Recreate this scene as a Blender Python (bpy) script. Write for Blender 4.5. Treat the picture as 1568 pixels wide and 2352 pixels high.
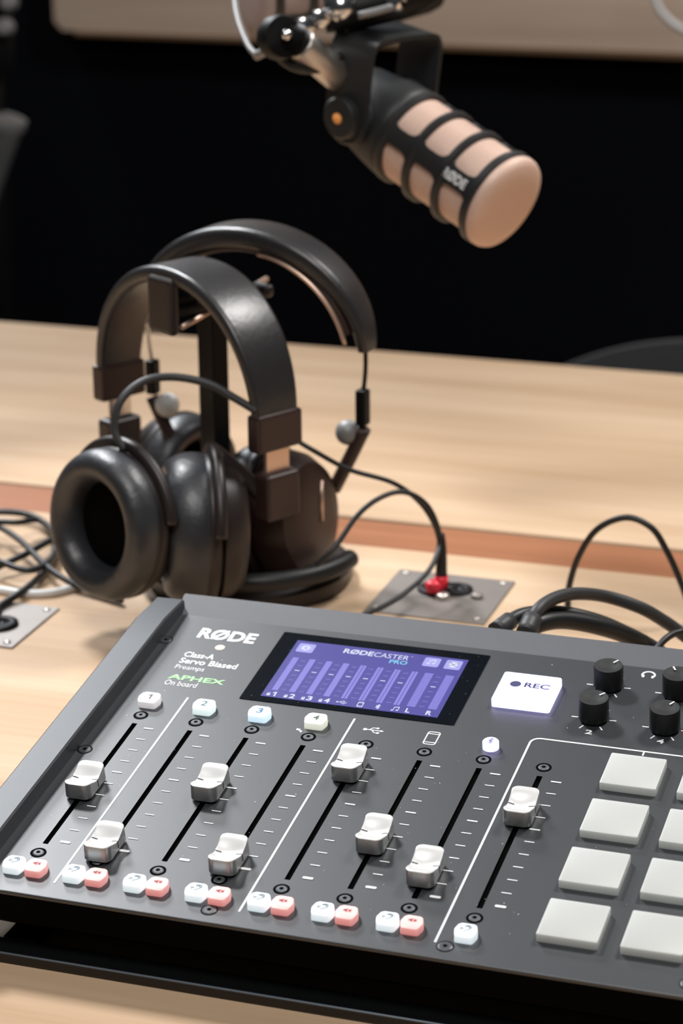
import bpy, bmesh, math, random
from mathutils import Vector, Matrix
random.seed(7)
for o in list(bpy.data.objects):
    bpy.data.objects.remove(o)
SC = bpy.context.scene
COL = SC.collection
R = math.radians

# ------------------------------------------------------------------ camera, world, lights, exposure
SC.view_settings.view_transform = 'Standard'
SC.view_settings.look = 'None'
SC.view_settings.gamma = 1.0
SC.view_settings.use_curve_mapping = False
SC.view_settings.exposure = 0.0

cam = bpy.data.cameras.new('camera')
camo = bpy.data.objects.new('camera', cam)
COL.objects.link(camo)
CR = ((0.9484280325, 0.3168322126, -0.0100804909),
      (-0.0945695231, 0.3131571095, 0.9449810739),
      (0.3025572219, -0.8952932334, 0.3269696526))
rot = Matrix(CR).transposed().to_4x4()
camo.matrix_world = Matrix.Translation((0.4320083, -0.9783865, 1.2733296)) @ rot
cam.sensor_fit = 'VERTICAL'
cam.sensor_height = 36.0
cam.sensor_width = 24.0
cam.lens = 5624.94 / 2352 * 36.0
cam.clip_start = 0.01
cam.dof.use_dof = True
cam.dof.focus_distance = 1.10
cam.dof.aperture_fstop = 11.0
SC.camera = camo

world = bpy.data.worlds.new('world')
SC.world = world
world.use_nodes = True
world.node_tree.nodes['Background'].inputs[0].default_value = (0.80, 0.88, 1.0, 1)
world.node_tree.nodes['Background'].inputs[1].default_value = 0.03

def area(name, loc, target, sx, sy, power, color=(1, 1, 1)):
    l = bpy.data.lights.new(name, 'AREA')
    l.shape = 'RECTANGLE'; l.size = sx; l.size_y = sy; l.energy = power; l.color = color
    o = bpy.data.objects.new(name, l); COL.objects.link(o)
    o.location = loc
    o.rotation_euler = (Vector(target) - Vector(loc)).to_track_quat('-Z', 'Y').to_euler()
    return o
def spot(name, loc, target, ang, power, radius, color=(1, 1, 1)):
    l = bpy.data.lights.new(name, 'SPOT'); l.spot_size = R(ang); l.spot_blend = 1.0; l.energy = power; l.shadow_soft_size = radius; l.color = color
    o = bpy.data.objects.new(name, l); COL.objects.link(o); o.location = loc
    o.rotation_euler = (Vector(target) - Vector(loc)).to_track_quat('-Z', 'Y').to_euler()
    return o
spot('track_spotlight', (-0.98, 0.92, 2.38), (-0.11, 0.19, 0.75), 32, 158, 0.15, (0.98, 0.98, 1.0))
area('added_sheen_light_far_corner', (-1.55, 2.12, 2.25), (0.0, 0.1, 0.75), 0.5, 0.5, 32, (0.90, 0.95, 1.0))  # unseen lamp, added for the sheen on the mixer panel
area('fill_light_over_table', (0.78, 1.05, 2.38), (0.1, 0.7, 0.7), 0.4, 0.4, 27, (1.0, 0.97, 0.94))  # unseen lamp, placed to brighten the tabletop
area('fill_light_near', (0.25, -0.75, 2.38), (0.15, -0.3, 0.75), 0.7, 0.7, 18, (1.0, 0.97, 0.94))  # unseen fill lamp, added to brighten the front of the table

# ------------------------------------------------------------------ materials
def mat(name, col, rough=0.5, metal=0.0, spec=0.5, emit=None, es=0.0, bump=0.0, bscale=400.0, vary=0.0, vscale=60.0, sss=0.0, coat=0.0, trans=0.0, rvary=0.0):
    m = bpy.data.materials.new(name); m.use_nodes = True
    nt = m.node_tree; b = nt.nodes['Principled BSDF']
    b.inputs['Base Color'].default_value = (*col, 1)
    b.inputs['Roughness'].default_value = rough
    b.inputs['Metallic'].default_value = metal
    b.inputs['Specular IOR Level'].default_value = spec
    b.inputs['Coat Weight'].default_value = coat
    if trans: b.inputs['Transmission Weight'].default_value = trans
    if sss:
        b.inputs['Subsurface Weight'].default_value = sss
        b.inputs['Subsurface Radius'].default_value = (1, 1, 1)
        b.inputs['Subsurface Scale'].default_value = 0.006
    if emit:
        b.inputs['Emission Color'].default_value = (*emit, 1)
        b.inputs['Emission Strength'].default_value = es
    tc = nt.nodes.new('ShaderNodeTexCoord')
    nz = nt.nodes.new('ShaderNodeTexNoise'); nz.inputs['Scale'].default_value = vscale
    nz.inputs['Detail'].default_value = 4
    nt.links.new(tc.outputs['Object'], nz.inputs['Vector'])
    mx = nt.nodes.new('ShaderNodeMix'); mx.data_type = 'RGBA'
    mx.inputs['A'].default_value = (*[c * (1 - vary) for c in col], 1)
    mx.inputs['B'].default_value = (*[min(1, c * (1 + vary)) for c in col], 1)
    nt.links.new(nz.outputs['Fac'], mx.inputs['Factor'])
    nt.links.new(mx.outputs['Result'], b.inputs['Base Color'])
    if rvary:
        mr = nt.nodes.new('ShaderNodeMapRange')
        mr.inputs['To Min'].default_value = rough - rvary; mr.inputs['To Max'].default_value = rough + rvary
        nt.links.new(nz.outputs['Fac'], mr.inputs['Value']); nt.links.new(mr.outputs['Result'], b.inputs['Roughness'])
    if bump:
        n2 = nt.nodes.new('ShaderNodeTexNoise'); n2.inputs['Scale'].default_value = bscale; n2.inputs['Detail'].default_value = 3
        nt.links.new(tc.outputs['Object'], n2.inputs['Vector'])
        bp = nt.nodes.new('ShaderNodeBump'); bp.inputs['Strength'].default_value = bump; bp.inputs['Distance'].default_value = 0.001
        nt.links.new(n2.outputs['Fac'], bp.inputs['Height']); nt.links.new(bp.outputs['Normal'], b.inputs['Normal'])
    return m

def wood(name, dark, light, rough=0.45, sx=2.2, sy=26.0, coat=0.0):
    m = bpy.data.materials.new(name); m.use_nodes = True
    nt = m.node_tree; b = nt.nodes['Principled BSDF']
    b.inputs['Roughness'].default_value = rough
    b.inputs['Specular IOR Level'].default_value = 0.25
    b.inputs['Coat Weight'].default_value = coat
    tc = nt.nodes.new('ShaderNodeTexCoord')
    mp = nt.nodes.new('ShaderNodeMapping'); mp.inputs['Scale'].default_value = (sx, sy, sy)
    nt.links.new(tc.outputs['Object'], mp.inputs['Vector'])
    n1 = nt.nodes.new('ShaderNodeTexNoise'); n1.inputs['Scale'].default_value = 1.0; n1.inputs['Detail'].default_value = 6; n1.inputs['Distortion'].default_value = 0.4
    nt.links.new(mp.outputs['Vector'], n1.inputs['Vector'])
    mp2 = nt.nodes.new('ShaderNodeMapping'); mp2.inputs['Scale'].default_value = (sx * 3, sy * 9, sy * 9)
    nt.links.new(tc.outputs['Object'], mp2.inputs['Vector'])
    n2 = nt.nodes.new('ShaderNodeTexNoise'); n2.inputs['Scale'].default_value = 1.0; n2.inputs['Detail'].default_value = 4
    nt.links.new(mp2.outputs['Vector'], n2.inputs['Vector'])
    ad = nt.nodes.new('ShaderNodeMath'); ad.operation = 'MULTIPLY_ADD'; ad.inputs[1].default_value = 0.35
    nt.links.new(n2.outputs['Fac'], ad.inputs[0]); nt.links.new(n1.outputs['Fac'], ad.inputs[2])
    cr = nt.nodes.new('ShaderNodeValToRGB')
    cr.color_ramp.elements[0].position = 0.42; cr.color_ramp.elements[0].color = (*dark, 1)
    cr.color_ramp.elements[1].position = 0.95; cr.color_ramp.elements[1].color = (*light, 1)
    nt.links.new(ad.outputs[0], cr.inputs['Fac']); nt.links.new(cr.outputs['Color'], b.inputs['Base Color'])
    return m

def mesh_cloth(name, thread, gap, su, sv, emis=None):
    """woven wire grille: rows of small holes laid out in the UV map (metres)"""
    m = bpy.data.materials.new(name); m.use_nodes = True
    nt = m.node_tree; b = nt.nodes['Principled BSDF']
    b.inputs['Roughness'].default_value = 0.5; b.inputs['Metallic'].default_value = 0.1
    uv = nt.nodes.new('ShaderNodeUVMap')
    mp = nt.nodes.new('ShaderNodeMapping'); mp.inputs['Scale'].default_value = (su, sv, 1)
    nt.links.new(uv.outputs['UV'], mp.inputs['Vector'])
    br = nt.nodes.new('ShaderNodeTexBrick'); br.offset = 0.5
    br.inputs['Scale'].default_value = 1.0; br.inputs['Mortar Size'].default_value = 0.17
    br.inputs['Mortar Smooth'].default_value = 0.6
    br.inputs['Brick Width'].default_value = 1.0; br.inputs['Row Height'].default_value = 0.6
    br.inputs['Color1'].default_value = (*gap, 1); br.inputs['Color2'].default_value = (*[g * 1.1 for g in gap], 1)
    br.inputs['Mortar'].default_value = (*thread, 1)
    nt.links.new(mp.outputs['Vector'], br.inputs['Vector'])
    nt.links.new(br.outputs['Color'], b.inputs['Base Color'])
    bp = nt.nodes.new('ShaderNodeBump'); bp.inputs['Strength'].default_value = 0.4; bp.inputs['Distance'].default_value = 0.0004
    nt.links.new(br.outputs['Fac'], bp.inputs['Height']); nt.links.new(bp.outputs['Normal'], b.inputs['Normal'])
    return m

M = {}
M['black_wall'] = mat('black_wall_paint', (0.0035, 0.004, 0.006), 0.9, spec=0.1, vary=0.2)
M['floor'] = mat('dark_carpet', (0.006, 0.006, 0.007), 0.95, spec=0.1, vary=0.3, vscale=200)
M['beech'] = wood('beech_tabletop', (0.49, 0.325, 0.195), (0.67, 0.49, 0.335), 0.6)
M['panelwood'] = wood('beech_wall_board', (0.60, 0.44, 0.33), (0.76, 0.58, 0.45), 0.6)
M['walnut'] = wood('walnut_strip', (0.28, 0.11, 0.05), (0.42, 0.18, 0.09), 0.5)
M['edgewood'] = wood('dark_wood_edge', (0.16, 0.09, 0.045), (0.22, 0.13, 0.07), 0.6)
M['panel'] = mat('anodised_black_panel', (0.020, 0.023, 0.028), 0.42, metal=0.0, spec=0.9, bump=0.04, bscale=2500, vary=0.06)
M['ledge'] = mat('satin_black_ledge', (0.11, 0.115, 0.13), 0.45, spec=0.6, bump=0.1, bscale=2500, vary=0.05)
M['cheek'] = mat('semi_gloss_black_cheek', (0.016, 0.020, 0.026), 0.46, spec=0.6, bump=0.03, bscale=1500, vary=0.08)
M['black'] = mat('matt_black_plastic', (0.003, 0.003, 0.0035), 0.5, spec=0.25, vary=0.1)
M['rail'] = mat('black_steel_rail', (0.004, 0.0045, 0.005), 0.33, spec=0.6)
M['rail_glint'] = mat('rail_edge_highlight', (0.16, 0.20, 0.24), 0.4, metal=0.2)  # bluish highlight of the rail edge, put into the colour
M['void'] = mat('deep_black', (0.0015, 0.0015, 0.0015), 0.9, spec=0.05)
M['white'] = mat('white_print', (0.82, 0.83, 0.84), 0.6, vary=0.03)
M['green'] = mat('green_print', (0.38, 0.72, 0.36), 0.6, vary=0.03)
M['gold'] = mat('cream_dot', (0.80, 0.74, 0.55), 0.5, vary=0.03)
M['screw'] = mat('dark_screw_metal', (0.10, 0.11, 0.12), 0.5, metal=0.5, vary=0.1)
M['fader'] = mat('silver_fader_cap_shaded', (0.36, 0.37, 0.37), 0.33, metal=0.7, spec=0.5, vary=0.03)  # cap sides: their shade is put into this darker silver
M['fadertop'] = mat('silver_fader_cap_top', (0.84, 0.84, 0.83), 0.32, metal=0.3, vary=0.02)
M['line'] = mat('engraved_line', (0.02, 0.02, 0.02), 0.6)
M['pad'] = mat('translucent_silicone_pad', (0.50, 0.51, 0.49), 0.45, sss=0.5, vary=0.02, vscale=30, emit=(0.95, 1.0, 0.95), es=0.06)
M['knob'] = mat('black_rubber_knob', (0.012, 0.013, 0.013), 0.6, spec=0.35, vary=0.1)
M['glass'] = mat('screen_glass', (0.004, 0.006, 0.009), 0.16, spec=0.5, vary=0.3, vscale=300)
M['b_white'] = mat('button_lit_white', (0.85, 0.83, 0.85), 0.5, emit=(1.0, 0.95, 0.98), es=0.30, sss=0.3)
M['b_teal'] = mat('button_lit_teal_white', (0.85, 0.9, 0.9), 0.5, emit=(0.80, 1.0, 0.99), es=0.60, sss=0.3)
M['b_blue'] = mat('button_lit_blue_white', (0.8, 0.88, 0.95), 0.5, emit=(0.60, 0.84, 1.0), es=0.70, sss=0.3)
M['b_cream'] = mat('button_lit_cream', (0.88, 0.88, 0.80), 0.5, emit=(0.95, 1.0, 0.82), es=0.42, sss=0.3)
M['b_ear'] = mat('button_lit_cool_white', (0.88, 0.92, 0.95), 0.5, emit=(0.80, 0.94, 1.0), es=0.55, sss=0.3)
M['b_mute'] = mat('button_lit_pink_red', (0.80, 0.60, 0.57), 0.5, emit=(1.0, 0.22, 0.22), es=0.42, sss=0.3)
M['b_rec'] = mat('button_lit_record_white', (0.9, 0.9, 0.95), 0.5, emit=(0.52, 0.50, 1.0), es=2.4)
M['ink_teal'] = mat('dark_teal_ink', (0.02, 0.11, 0.14), 0.6)
M['ink_blue'] = mat('blue_ink', (0.02, 0.13, 0.33), 0.6)
M['ink_grey'] = mat('grey_ink', (0.10, 0.09, 0.11), 0.6)
M['ink_navy'] = mat('navy_ink', (0.03, 0.03, 0.12), 0.6)
M['ink_green'] = mat('grey_green_ink', (0.07, 0.12, 0.10), 0.6)
M['ink_ear'] = mat('slate_ink', (0.03, 0.07, 0.11), 0.6)
M['ink_red'] = mat('dark_red_ink', (0.30, 0.03, 0.04), 0.6)
M['ink_violet'] = mat('violet_ink', (0.07, 0.06, 0.32), 0.6)
def emi(name, col, s, n=0.0):
    return mat(name, (0.01, 0.01, 0.015), 0.3, emit=col, es=s)
M['lcd'] = emi('lit_display_background', (0.085, 0.075, 0.36), 1.0)
M['lcd_bar'] = emi('lit_display_bar', (0.27, 0.25, 0.74), 1.0)
M['lcd_tick'] = emi('lit_display_tick', (0.20, 0.19, 0.58), 1.0)
M['lcd_white'] = emi('lit_display_white', (0.75, 0.78, 1.0), 1.0)
M['lcd_icon'] = emi('lit_display_icon_tile', (0.42, 0.42, 0.88), 1.0)
M['lcd_cyan'] = emi('lit_display_cyan', (0.25, 0.70, 0.95), 1.0)
M['leather'] = mat('black_leatherette', (0.024, 0.023, 0.024), 0.34, spec=0.65, bump=0.15, bscale=260, vary=0.15)
M['pleather_soft'] = mat('soft_black_ear_pad', (0.024, 0.026, 0.031), 0.42, spec=0.7, bump=0.5, bscale=120, vary=0.15)
M['phone_black'] = mat('black_headphone_plastic', (0.020, 0.014, 0.013), 0.42, spec=0.5, vary=0.1)
M['phone_brown'] = mat('brown_black_cup_shell', (0.035, 0.018, 0.015), 0.42, spec=0.5, vary=0.15)
M['cloth'] = mat('black_driver_cloth', (0.002, 0.002, 0.002), 0.95, spec=0.05)
M['steel'] = mat('brushed_steel', (0.62, 0.58, 0.54), 0.38, metal=0.9, vary=0.05)
M['chrome'] = mat('chrome', (0.85, 0.84, 0.83), 0.18, metal=1.0, vary=0.03)
M['wood_lit_steel'] = mat('wood_lit_pink_steel', (0.85, 0.62, 0.50), 0.35, metal=0.8, vary=0.05)  # pink reflection of the wood is put into the steel colour
M['cable'] = mat('black_cable_rubber', (0.010, 0.011, 0.012), 0.45, spec=0.5, vary=0.1)
M['cable_grey'] = mat('dark_grey_cable_rubber', (0.035, 0.036, 0.038), 0.5, spec=0.5, vary=0.1)
M['cable_white'] = mat('white_cable', (0.75, 0.75, 0.74), 0.45, vary=0.05)
M['red'] = mat('red_plug_ring', (0.85, 0.02, 0.045), 0.35, vary=0.05)
M['plate'] = mat('brushed_metal_plate', (0.30, 0.27, 0.25), 0.5, metal=0.6, bump=0.1, bscale=300, vary=0.12, vscale=25)
M['mic_black'] = mat('matt_black_mic_body', (0.016, 0.017, 0.018), 0.50, spec=0.45, bump=0.1, bscale=1500, vary=0.1)
M['mic_brown'] = mat('dark_mic_cage', (0.020, 0.020, 0.021), 0.46, spec=0.5, vary=0.15)
M['grille'] = mesh_cloth('woven_mic_grille', (1.0, 0.78, 0.66), (0.52, 0.28, 0.20), 480, 560)
M['grille_grey'] = mesh_cloth('woven_mic_grille_grey', (0.45, 0.38, 0.37), (0.26, 0.20, 0.19), 520, 620)
M['orange'] = mat('orange_dot', (0.90, 0.36, 0.09), 0.5, emit=(1.0, 0.4, 0.1), es=0.12)
M['chair'] = mat('charcoal_chair_mesh', (0.030, 0.032, 0.034), 0.7, vary=0.15)
M['grey_metal'] = mat('grey_stand_housing', (0.26, 0.26, 0.26), 0.5, metal=0.3, vary=0.15)
M['red_led'] = mat('red_plug_cap', (0.85, 0.03, 0.06), 0.35)

# ------------------------------------------------------------------ object helpers
WM = {}
def T(v): return Matrix.Translation(Vector(v))
def tag(o, label=None, cat=None, group=None, kind=None):
    if label: o['label'] = label
    if cat: o['category'] = cat
    if group: o['group'] = group
    if kind: o['kind'] = kind
    return o
def setw(o, W, parent=None):
    WM[o.name] = W
    if parent is not None:
        o.parent = parent
        o.matrix_parent_inverse = Matrix.Identity(4)
        o.matrix_basis = WM[parent.name].inverted() @ W
    else:
        o.matrix_basis = W
def empty(name, loc, label, cat, group=None, W=None):
    o = bpy.data.objects.new(name, None); COL.objects.link(o)
    o.empty_display_size = 0.03
    setw(o, W if W is not None else T(loc))
    return tag(o, label, cat, group)
def obj(name, bm, mats, parent=None, W=None, smooth=None, label=None):
    """one mesh object; W = world matrix of the mesh's own coordinates (None: world coordinates, origin moved to the foot of its box)"""
    me = bpy.data.meshes.new(name)
    bmesh.ops.recalc_face_normals(bm, faces=bm.faces[:])
    if W is None:
        vs = [v.co for v in bm.verts]
        c = Vector(((min(v.x for v in vs) + max(v.x for v in vs)) / 2, (min(v.y for v in vs) + max(v.y for v in vs)) / 2, min(v.z for v in vs)))
        bmesh.ops.translate(bm, verts=bm.verts[:], vec=-c)
        W = T(c)
    bm.to_mesh(me); bm.free()
    if not isinstance(mats, (list, tuple)): mats = [mats]
    for m in mats: me.materials.append(m)
    if smooth is not None:
        for p in me.polygons: p.use_smooth = True
        try: me.set_sharp_from_angle(angle=R(smooth))
        except Exception: pass
    o = bpy.data.objects.new(name, me); COL.objects.link(o)
    setw(o, W, parent)
    if label: o['label'] = label
    return o
def copy_tree(o, parent=None, W=None):
    c = o.copy(); COL.objects.link(c)
    if parent is not None:
        c.parent = parent; WM[c.name] = WM[parent.name] @ c.matrix_basis
    elif W is not None:
        c.matrix_basis = W; WM[c.name] = W
    for ch in list(o.children):
        copy_tree(ch, c)
    return c

def new(): return bmesh.new()
def setmat(faces, i):
    for f in faces: f.material_index = i
def box(bm, lo, hi, mi=0, bev=0.0, seg=2, M4=None):
    b2 = bmesh.new()
    bmesh.ops.create_cube(b2, size=1)
    lo = Vector(lo); hi = Vector(hi)
    for v in b2.verts:
        v.co = Vector(((lo[i] + hi[i]) / 2 + v.co[i] * (hi[i] - lo[i])) for i in range(3))
    if bev: bmesh.ops.bevel(b2, geom=b2.edges[:], offset=bev, segments=seg, affect='EDGES', profile=0.5)
    join(bm, b2, mi, M4)
def join(bm, b2, mi=None, M4=None):
    mp = {}
    for v in b2.verts:
        mp[v] = bm.verts.new(M4 @ v.co if M4 is not None else v.co)
    for f in b2.faces:
        try:
            nf = bm.faces.new([mp[v] for v in f.verts])
            nf.material_index = f.material_index if mi is None else mi
            nf.smooth = f.smooth
        except ValueError: pass
    b2.free()
def prism(bm, pts, z0, z1, mi=0, bev=0.0, seg=2, M4=None, top_scale=1.0, top_mi=None):
    """polygon (x,y) extruded from z0 to z1"""
    b2 = bmesh.new()
    cx = sum(p[0] for p in pts) / len(pts); cy = sum(p[1] for p in pts) / len(pts)
    lo = [b2.verts.new((x, y, z0)) for x, y in pts]
    hi = [b2.verts.new((cx + (x - cx) * top_scale, cy + (y - cy) * top_scale, z1)) for x, y in pts]
    n = len(pts)
    b2.faces.new(lo[::-1]); t = b2.faces.new(hi)
    for i in range(n): b2.faces.new((lo[i], lo[(i + 1) % n], hi[(i + 1) % n], hi[i]))
    setmat(b2.faces, mi)
    if top_mi is not None: t.material_index = top_mi
    if bev: bmesh.ops.bevel(b2, geom=[e for e in t.edges], offset=bev, segments=seg, affect='EDGES', profile=0.5)
    join(bm, b2, None, M4)
def rrect(cx, cy, w, h, r, n=5):
    out = []
    for k, (sx, sy) in enumerate(((1, 1), (-1, 1), (-1, -1), (1, -1))):
        for i in range(n + 1):
            a = math.pi / 2 * (k + i / n)
            out.append((cx + sx * (w / 2 - r) + r * math.cos(a), cy + sy * (h / 2 - r) + r * math.sin(a)))
    return out
def circ(cx, cy, r, n=32, ry=None):
    return [(cx + r * math.cos(2 * math.pi * i / n), cy + (ry or r) * math.sin(2 * math.pi * i / n)) for i in range(n)]
def frame(d, up=(0, 0, 1)):
    d = Vector(d).normalized(); up = Vector(up)
    if abs(d.dot(up.normalized())) > 0.98: up = Vector((0, 1, 0))
    x = up.cross(d).normalized(); y = d.cross(x)
    return x, y, d
def axes(o, x, y, z):
    m = Matrix.Identity(4)
    for i, a in enumerate((x, y, z)):
        for j in range(3): m[j][i] = a[j]
    for j in range(3): m[j][3] = o[j]
    return m
def zto(o, d, up=(0, 0, 1)):
    x, y, z = frame(d, up); return axes(o, x, y, z)
def lathe(bm, prof, n=48, mi=0, M4=None, uv=False, sx=1.0, sy=1.0, cap=True):
    """profile [(r,z[,mat])] turned about Z"""
    uvl = bm.loops.layers.uv.get('UVMap') or (bm.loops.layers.uv.new('UVMap') if uv else None)
    rings = []
    for p in prof:
        r, z = p[0], p[1]
        if r < 1e-7:
            co = Vector((0, 0, z)); rings.append([bm.verts.new(M4 @ co if M4 is not None else co)])
        else:
            row = []
            for i in range(n):
                a = 2 * math.pi * i / n
                co = Vector((sx * r * math.cos(a), sy * r * math.sin(a), z))
                row.append(bm.verts.new(M4 @ co if M4 is not None else co))
            rings.append(row)
    s = 0.0
    for k in range(len(prof) - 1):
        a, b = rings[k], rings[k + 1]
        ds = math.hypot(prof[k + 1][0] - prof[k][0], prof[k + 1][1] - prof[k][1])
        m_ = prof[k][2] if len(prof[k]) > 2 else mi
        rr = max(prof[k][0], prof[k + 1][0])
        for i in range(n):
            j = (i + 1) % n
            if len(a) == 1 and len(b) == 1: continue
            if len(a) == 1: vs = (a[0], b[i], b[j])
            elif len(b) == 1: vs = (a[i], a[j], b[0])
            else: vs = (a[i], a[j], b[j], b[i])
            f = bm.faces.new(vs); f.material_index = m_; f.smooth = True
            if uv:
                for l in f.loops:
                    v = l.vert
                    t = s if v in a else s + ds
                    ii = i if (v is a[i % len(a)] or v is b[i % len(b)]) else i + 1
                    if len(a) == 1 and v is a[0] or len(b) == 1 and v is b[0]: ii = i + 0.5
                    l[uvl].uv = (ii / n * 2 * math.pi * 0.03, t)
        s += ds
    if cap:
        for row, rev in ((rings[0], True), (rings[-1], False)):
            if len(row) > 1:
                f = bm.faces.new(row[::-1] if rev else row); f.material_index = mi
def spline(pts, sub=8):
    pts = [Vector(p) for p in pts]
    out = []
    P = [pts[0] * 2 - pts[1]] + pts + [pts[-1] * 2 - pts[-2]]
    for i in range(1, len(P) - 2):
        p0, p1, p2, p3 = P[i - 1], P[i], P[i + 1], P[i + 2]
        for k in range(sub):
            t = k / sub
            out.append(0.5 * ((2 * p1) + (p2 - p0) * t + (2 * p0 - 5 * p1 + 4 * p2 - p3) * t * t + (3 * p1 - p0 - 3 * p2 + p3) * t ** 3))
    out.append(pts[-1])
    return out
def tube(bm, pts, r, n=10, sub=8, mi=0, radii=None, raw=False):
    P = [Vector(p) for p in pts] if raw else spline(pts, sub)
    m = len(P)
    rings = []
    nrm = None
    for i in range(m):
        d = (P[min(i + 1, m - 1)] - P[max(i - 1, 0)])
        if d.length < 1e-9: d = Vector((0, 0, 1))
        d.normalize()
        if nrm is None:
            nrm = d.orthogonal().normalized()
        nrm = (nrm - d * nrm.dot(d)).normalized()
        bn = d.cross(nrm)
        rr = r if radii is None else radii(i / (m - 1))
        rings.append([bm.verts.new(P[i] + nrm * (rr * math.cos(2 * math.pi * k / n)) + bn * (rr * math.sin(2 * math.pi * k / n))) for k in range(n)])
    for i in range(m - 1):
        for k in range(n):
            f = bm.faces.new((rings[i][k], rings[i][(k + 1) % n], rings[i + 1][(k + 1) % n], rings[i + 1][k])); f.smooth = True; f.material_index = mi
    for row in (rings[0][::-1], rings[-1]):
        f = bm.faces.new(row); f.material_index = mi
def sweep(bm, path, prof, side, mi=0, scale=None):
    """sweep closed profile [(a,b)] along path points; a along fixed 'side' vector, b along the in-plane outward normal"""
    P = [Vector(p) for p in path]; side = Vector(side).normalized(); m = len(P); rings = []
    for i in range(m):
        d = (P[min(i + 1, m - 1)] - P[max(i - 1, 0)]).normalized()
        out = d.cross(side).normalized()
        s = scale(i / (m - 1)) if scale else (1, 1)
        rings.append([bm.verts.new(P[i] + side * (a * s[0]) + out * (b * s[1])) for a, b in prof])
    n = len(prof)
    for i in range(m - 1):
        for k in range(n):
            f = bm.faces.new((rings[i][k], rings[i][(k + 1) % n], rings[i + 1][(k + 1) % n], rings[i + 1][k])); f.smooth = True; f.material_index = mi
    bm.faces.new(rings[0][::-1]).material_index = mi; bm.faces.new(rings[-1]).material_index = mi

def one_bm():
    b = bmesh.new()
    f = [(0.30, 0), (0.50, 0), (0.50, 1.0), (0.34, 1.0), (0.02, 0.78), (0.10, 0.62), (0.30, 0.74)]
    vs = [b.verts.new((x, y, 0)) for x, y in f]; b.faces.new(vs)
    return b, (0.02, 0.50, 0, 1)
def text_bm(s, bold=0.0):
    """flat lettering as a bmesh, unit-normalised: returns bm and its box"""
    cu = bpy.data.curves.new('lettering', 'FONT'); cu.body = s; cu.size = 1.0; cu.offset = bold; cu.resolution_u = 3
    cu.extrude = 0.0
    o = bpy.data.objects.new('lettering', cu); COL.objects.link(o)
    dg = bpy.context.evaluated_depsgraph_get(); dg.update()
    me = bpy.data.meshes.new_from_object(o.evaluated_get(dg))
    bm = bmesh.new(); bm.from_mesh(me)
    bpy.data.objects.remove(o); bpy.data.curves.remove(cu); bpy.data.meshes.remove(me)
    xs = [v.co.x for v in bm.verts]; ys = [v.co.y for v in bm.verts]
    return bm, (min(xs), max(xs), min(ys), max(ys))
def text_to(bm, s, u0, u1, v0, v1, h, bold=0.0, mi=0, rotz=0.0):
    """write s into the rectangle u0..u1 x v0..v1 (panel units) at height h"""
    b, (x0, x1, y0, y1) = one_bm() if s == '1' else text_bm(s, bold)
    for v in b.verts:
        u = u0 + (v.co.x - x0) / (x1 - x0) * (u1 - u0); w = v0 + (v.co.y - y0) / (y1 - y0) * (v1 - v0)
        v.co = Vector((u * A, w * A, h * A))
    setmat(b.faces, mi)
    join(bm, b, None)

# ------------------------------------------------------------------ room
def structure(name, bm, m):
    o = obj(name, bm, m); o['kind'] = 'structure'; return o
bm = new(); box(bm, (-4, -3, -0.05), (4, 2.3, 0)); structure('floor', bm, M['floor'])
bm = new(); box(bm, (-4, 2.24, 0), (4, 2.34, 2.6)); structure('wall_back', bm, M['black_wall'])
# wooden board fixed to the wall, with a darker lower edge
wb = empty('wall_board', (0, 2.22, 0.79), 'long pale wooden board fixed to the black back wall above the table', 'wall board')
bm = new()
pts = [(2.2, 0.020), (2.2, 0.62), (-1.065, 0.62)] + [(-1.065 + 0.022 * (1 - math.cos(a)), 0.0225 - 0.022 * math.sin(a) ) for a in [math.pi / 2 * i / 6 for i in range(7)]] + [(2.2, 0.0005)]
pts = [(2.2, 0.0), (2.2, 0.62), (-1.062, 0.62)] + [(-1.062 + 0.012 * (1 - math.cos(a)), 0.012 * (1 - math.sin(a))) for a in [math.pi / 2 * i / 6 for i in range(7)]]
prism(bm, pts, 0, 0.038, bev=0.004)
tilt = R(0)
obj('board', bm, M['panelwood'], wb, W=T((0, 2.239, 0.790)) @ Matrix.Rotation(R(90), 4, 'X'))
bm = new(); box(bm, (-1.03, 2.198, 0.7835), (2.2, 2.2385, 0.7898), bev=0.001); obj('lower_edge', bm, M['edgewood'], wb, label='thin darker strip under the wooden board')

# ------------------------------------------------------------------ table
TZ = 0.75
tb = empty('table', (0.2, 0.2, 0.0), 'long beech topped table with a dark wood strip, carrying the mixer and headphones', 'table')
def slab(x0, x1, y0, y1, z0, z1, bev):
    b = new(); box(b, (x0, y0, z0), (x1, y1, z1), bev=bev); return b
obj('front_board', slab(-1.3, 1.7, -0.62, 0.3985, TZ - 0.03, TZ, 0.0015), M['beech'], tb)
obj('inlay_strip', slab(-1.3, 1.7, 0.400, 0.4475, TZ - 0.03, TZ - 0.0015, 0.001), M['walnut'], tb, label='dark reddish wood strip running along the tabletop')
obj('rear_board', slab(-1.3, 1.7, 0.449, 0.842, TZ - 0.03, TZ, 0.0025), M['beech'], tb)
for x in (-1.2, 1.6):
    for y in (-0.5, 0.74):
        obj('leg', slab(x - 0.03, x + 0.03, y - 0.03, y + 0.03, 0, TZ - 0.03, 0.003), M['black'], tb)
obj('apron', slab(-1.15, 1.55, 0.70, 0.72, TZ - 0.10, TZ - 0.03, 0.002), M['black'], tb)
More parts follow.
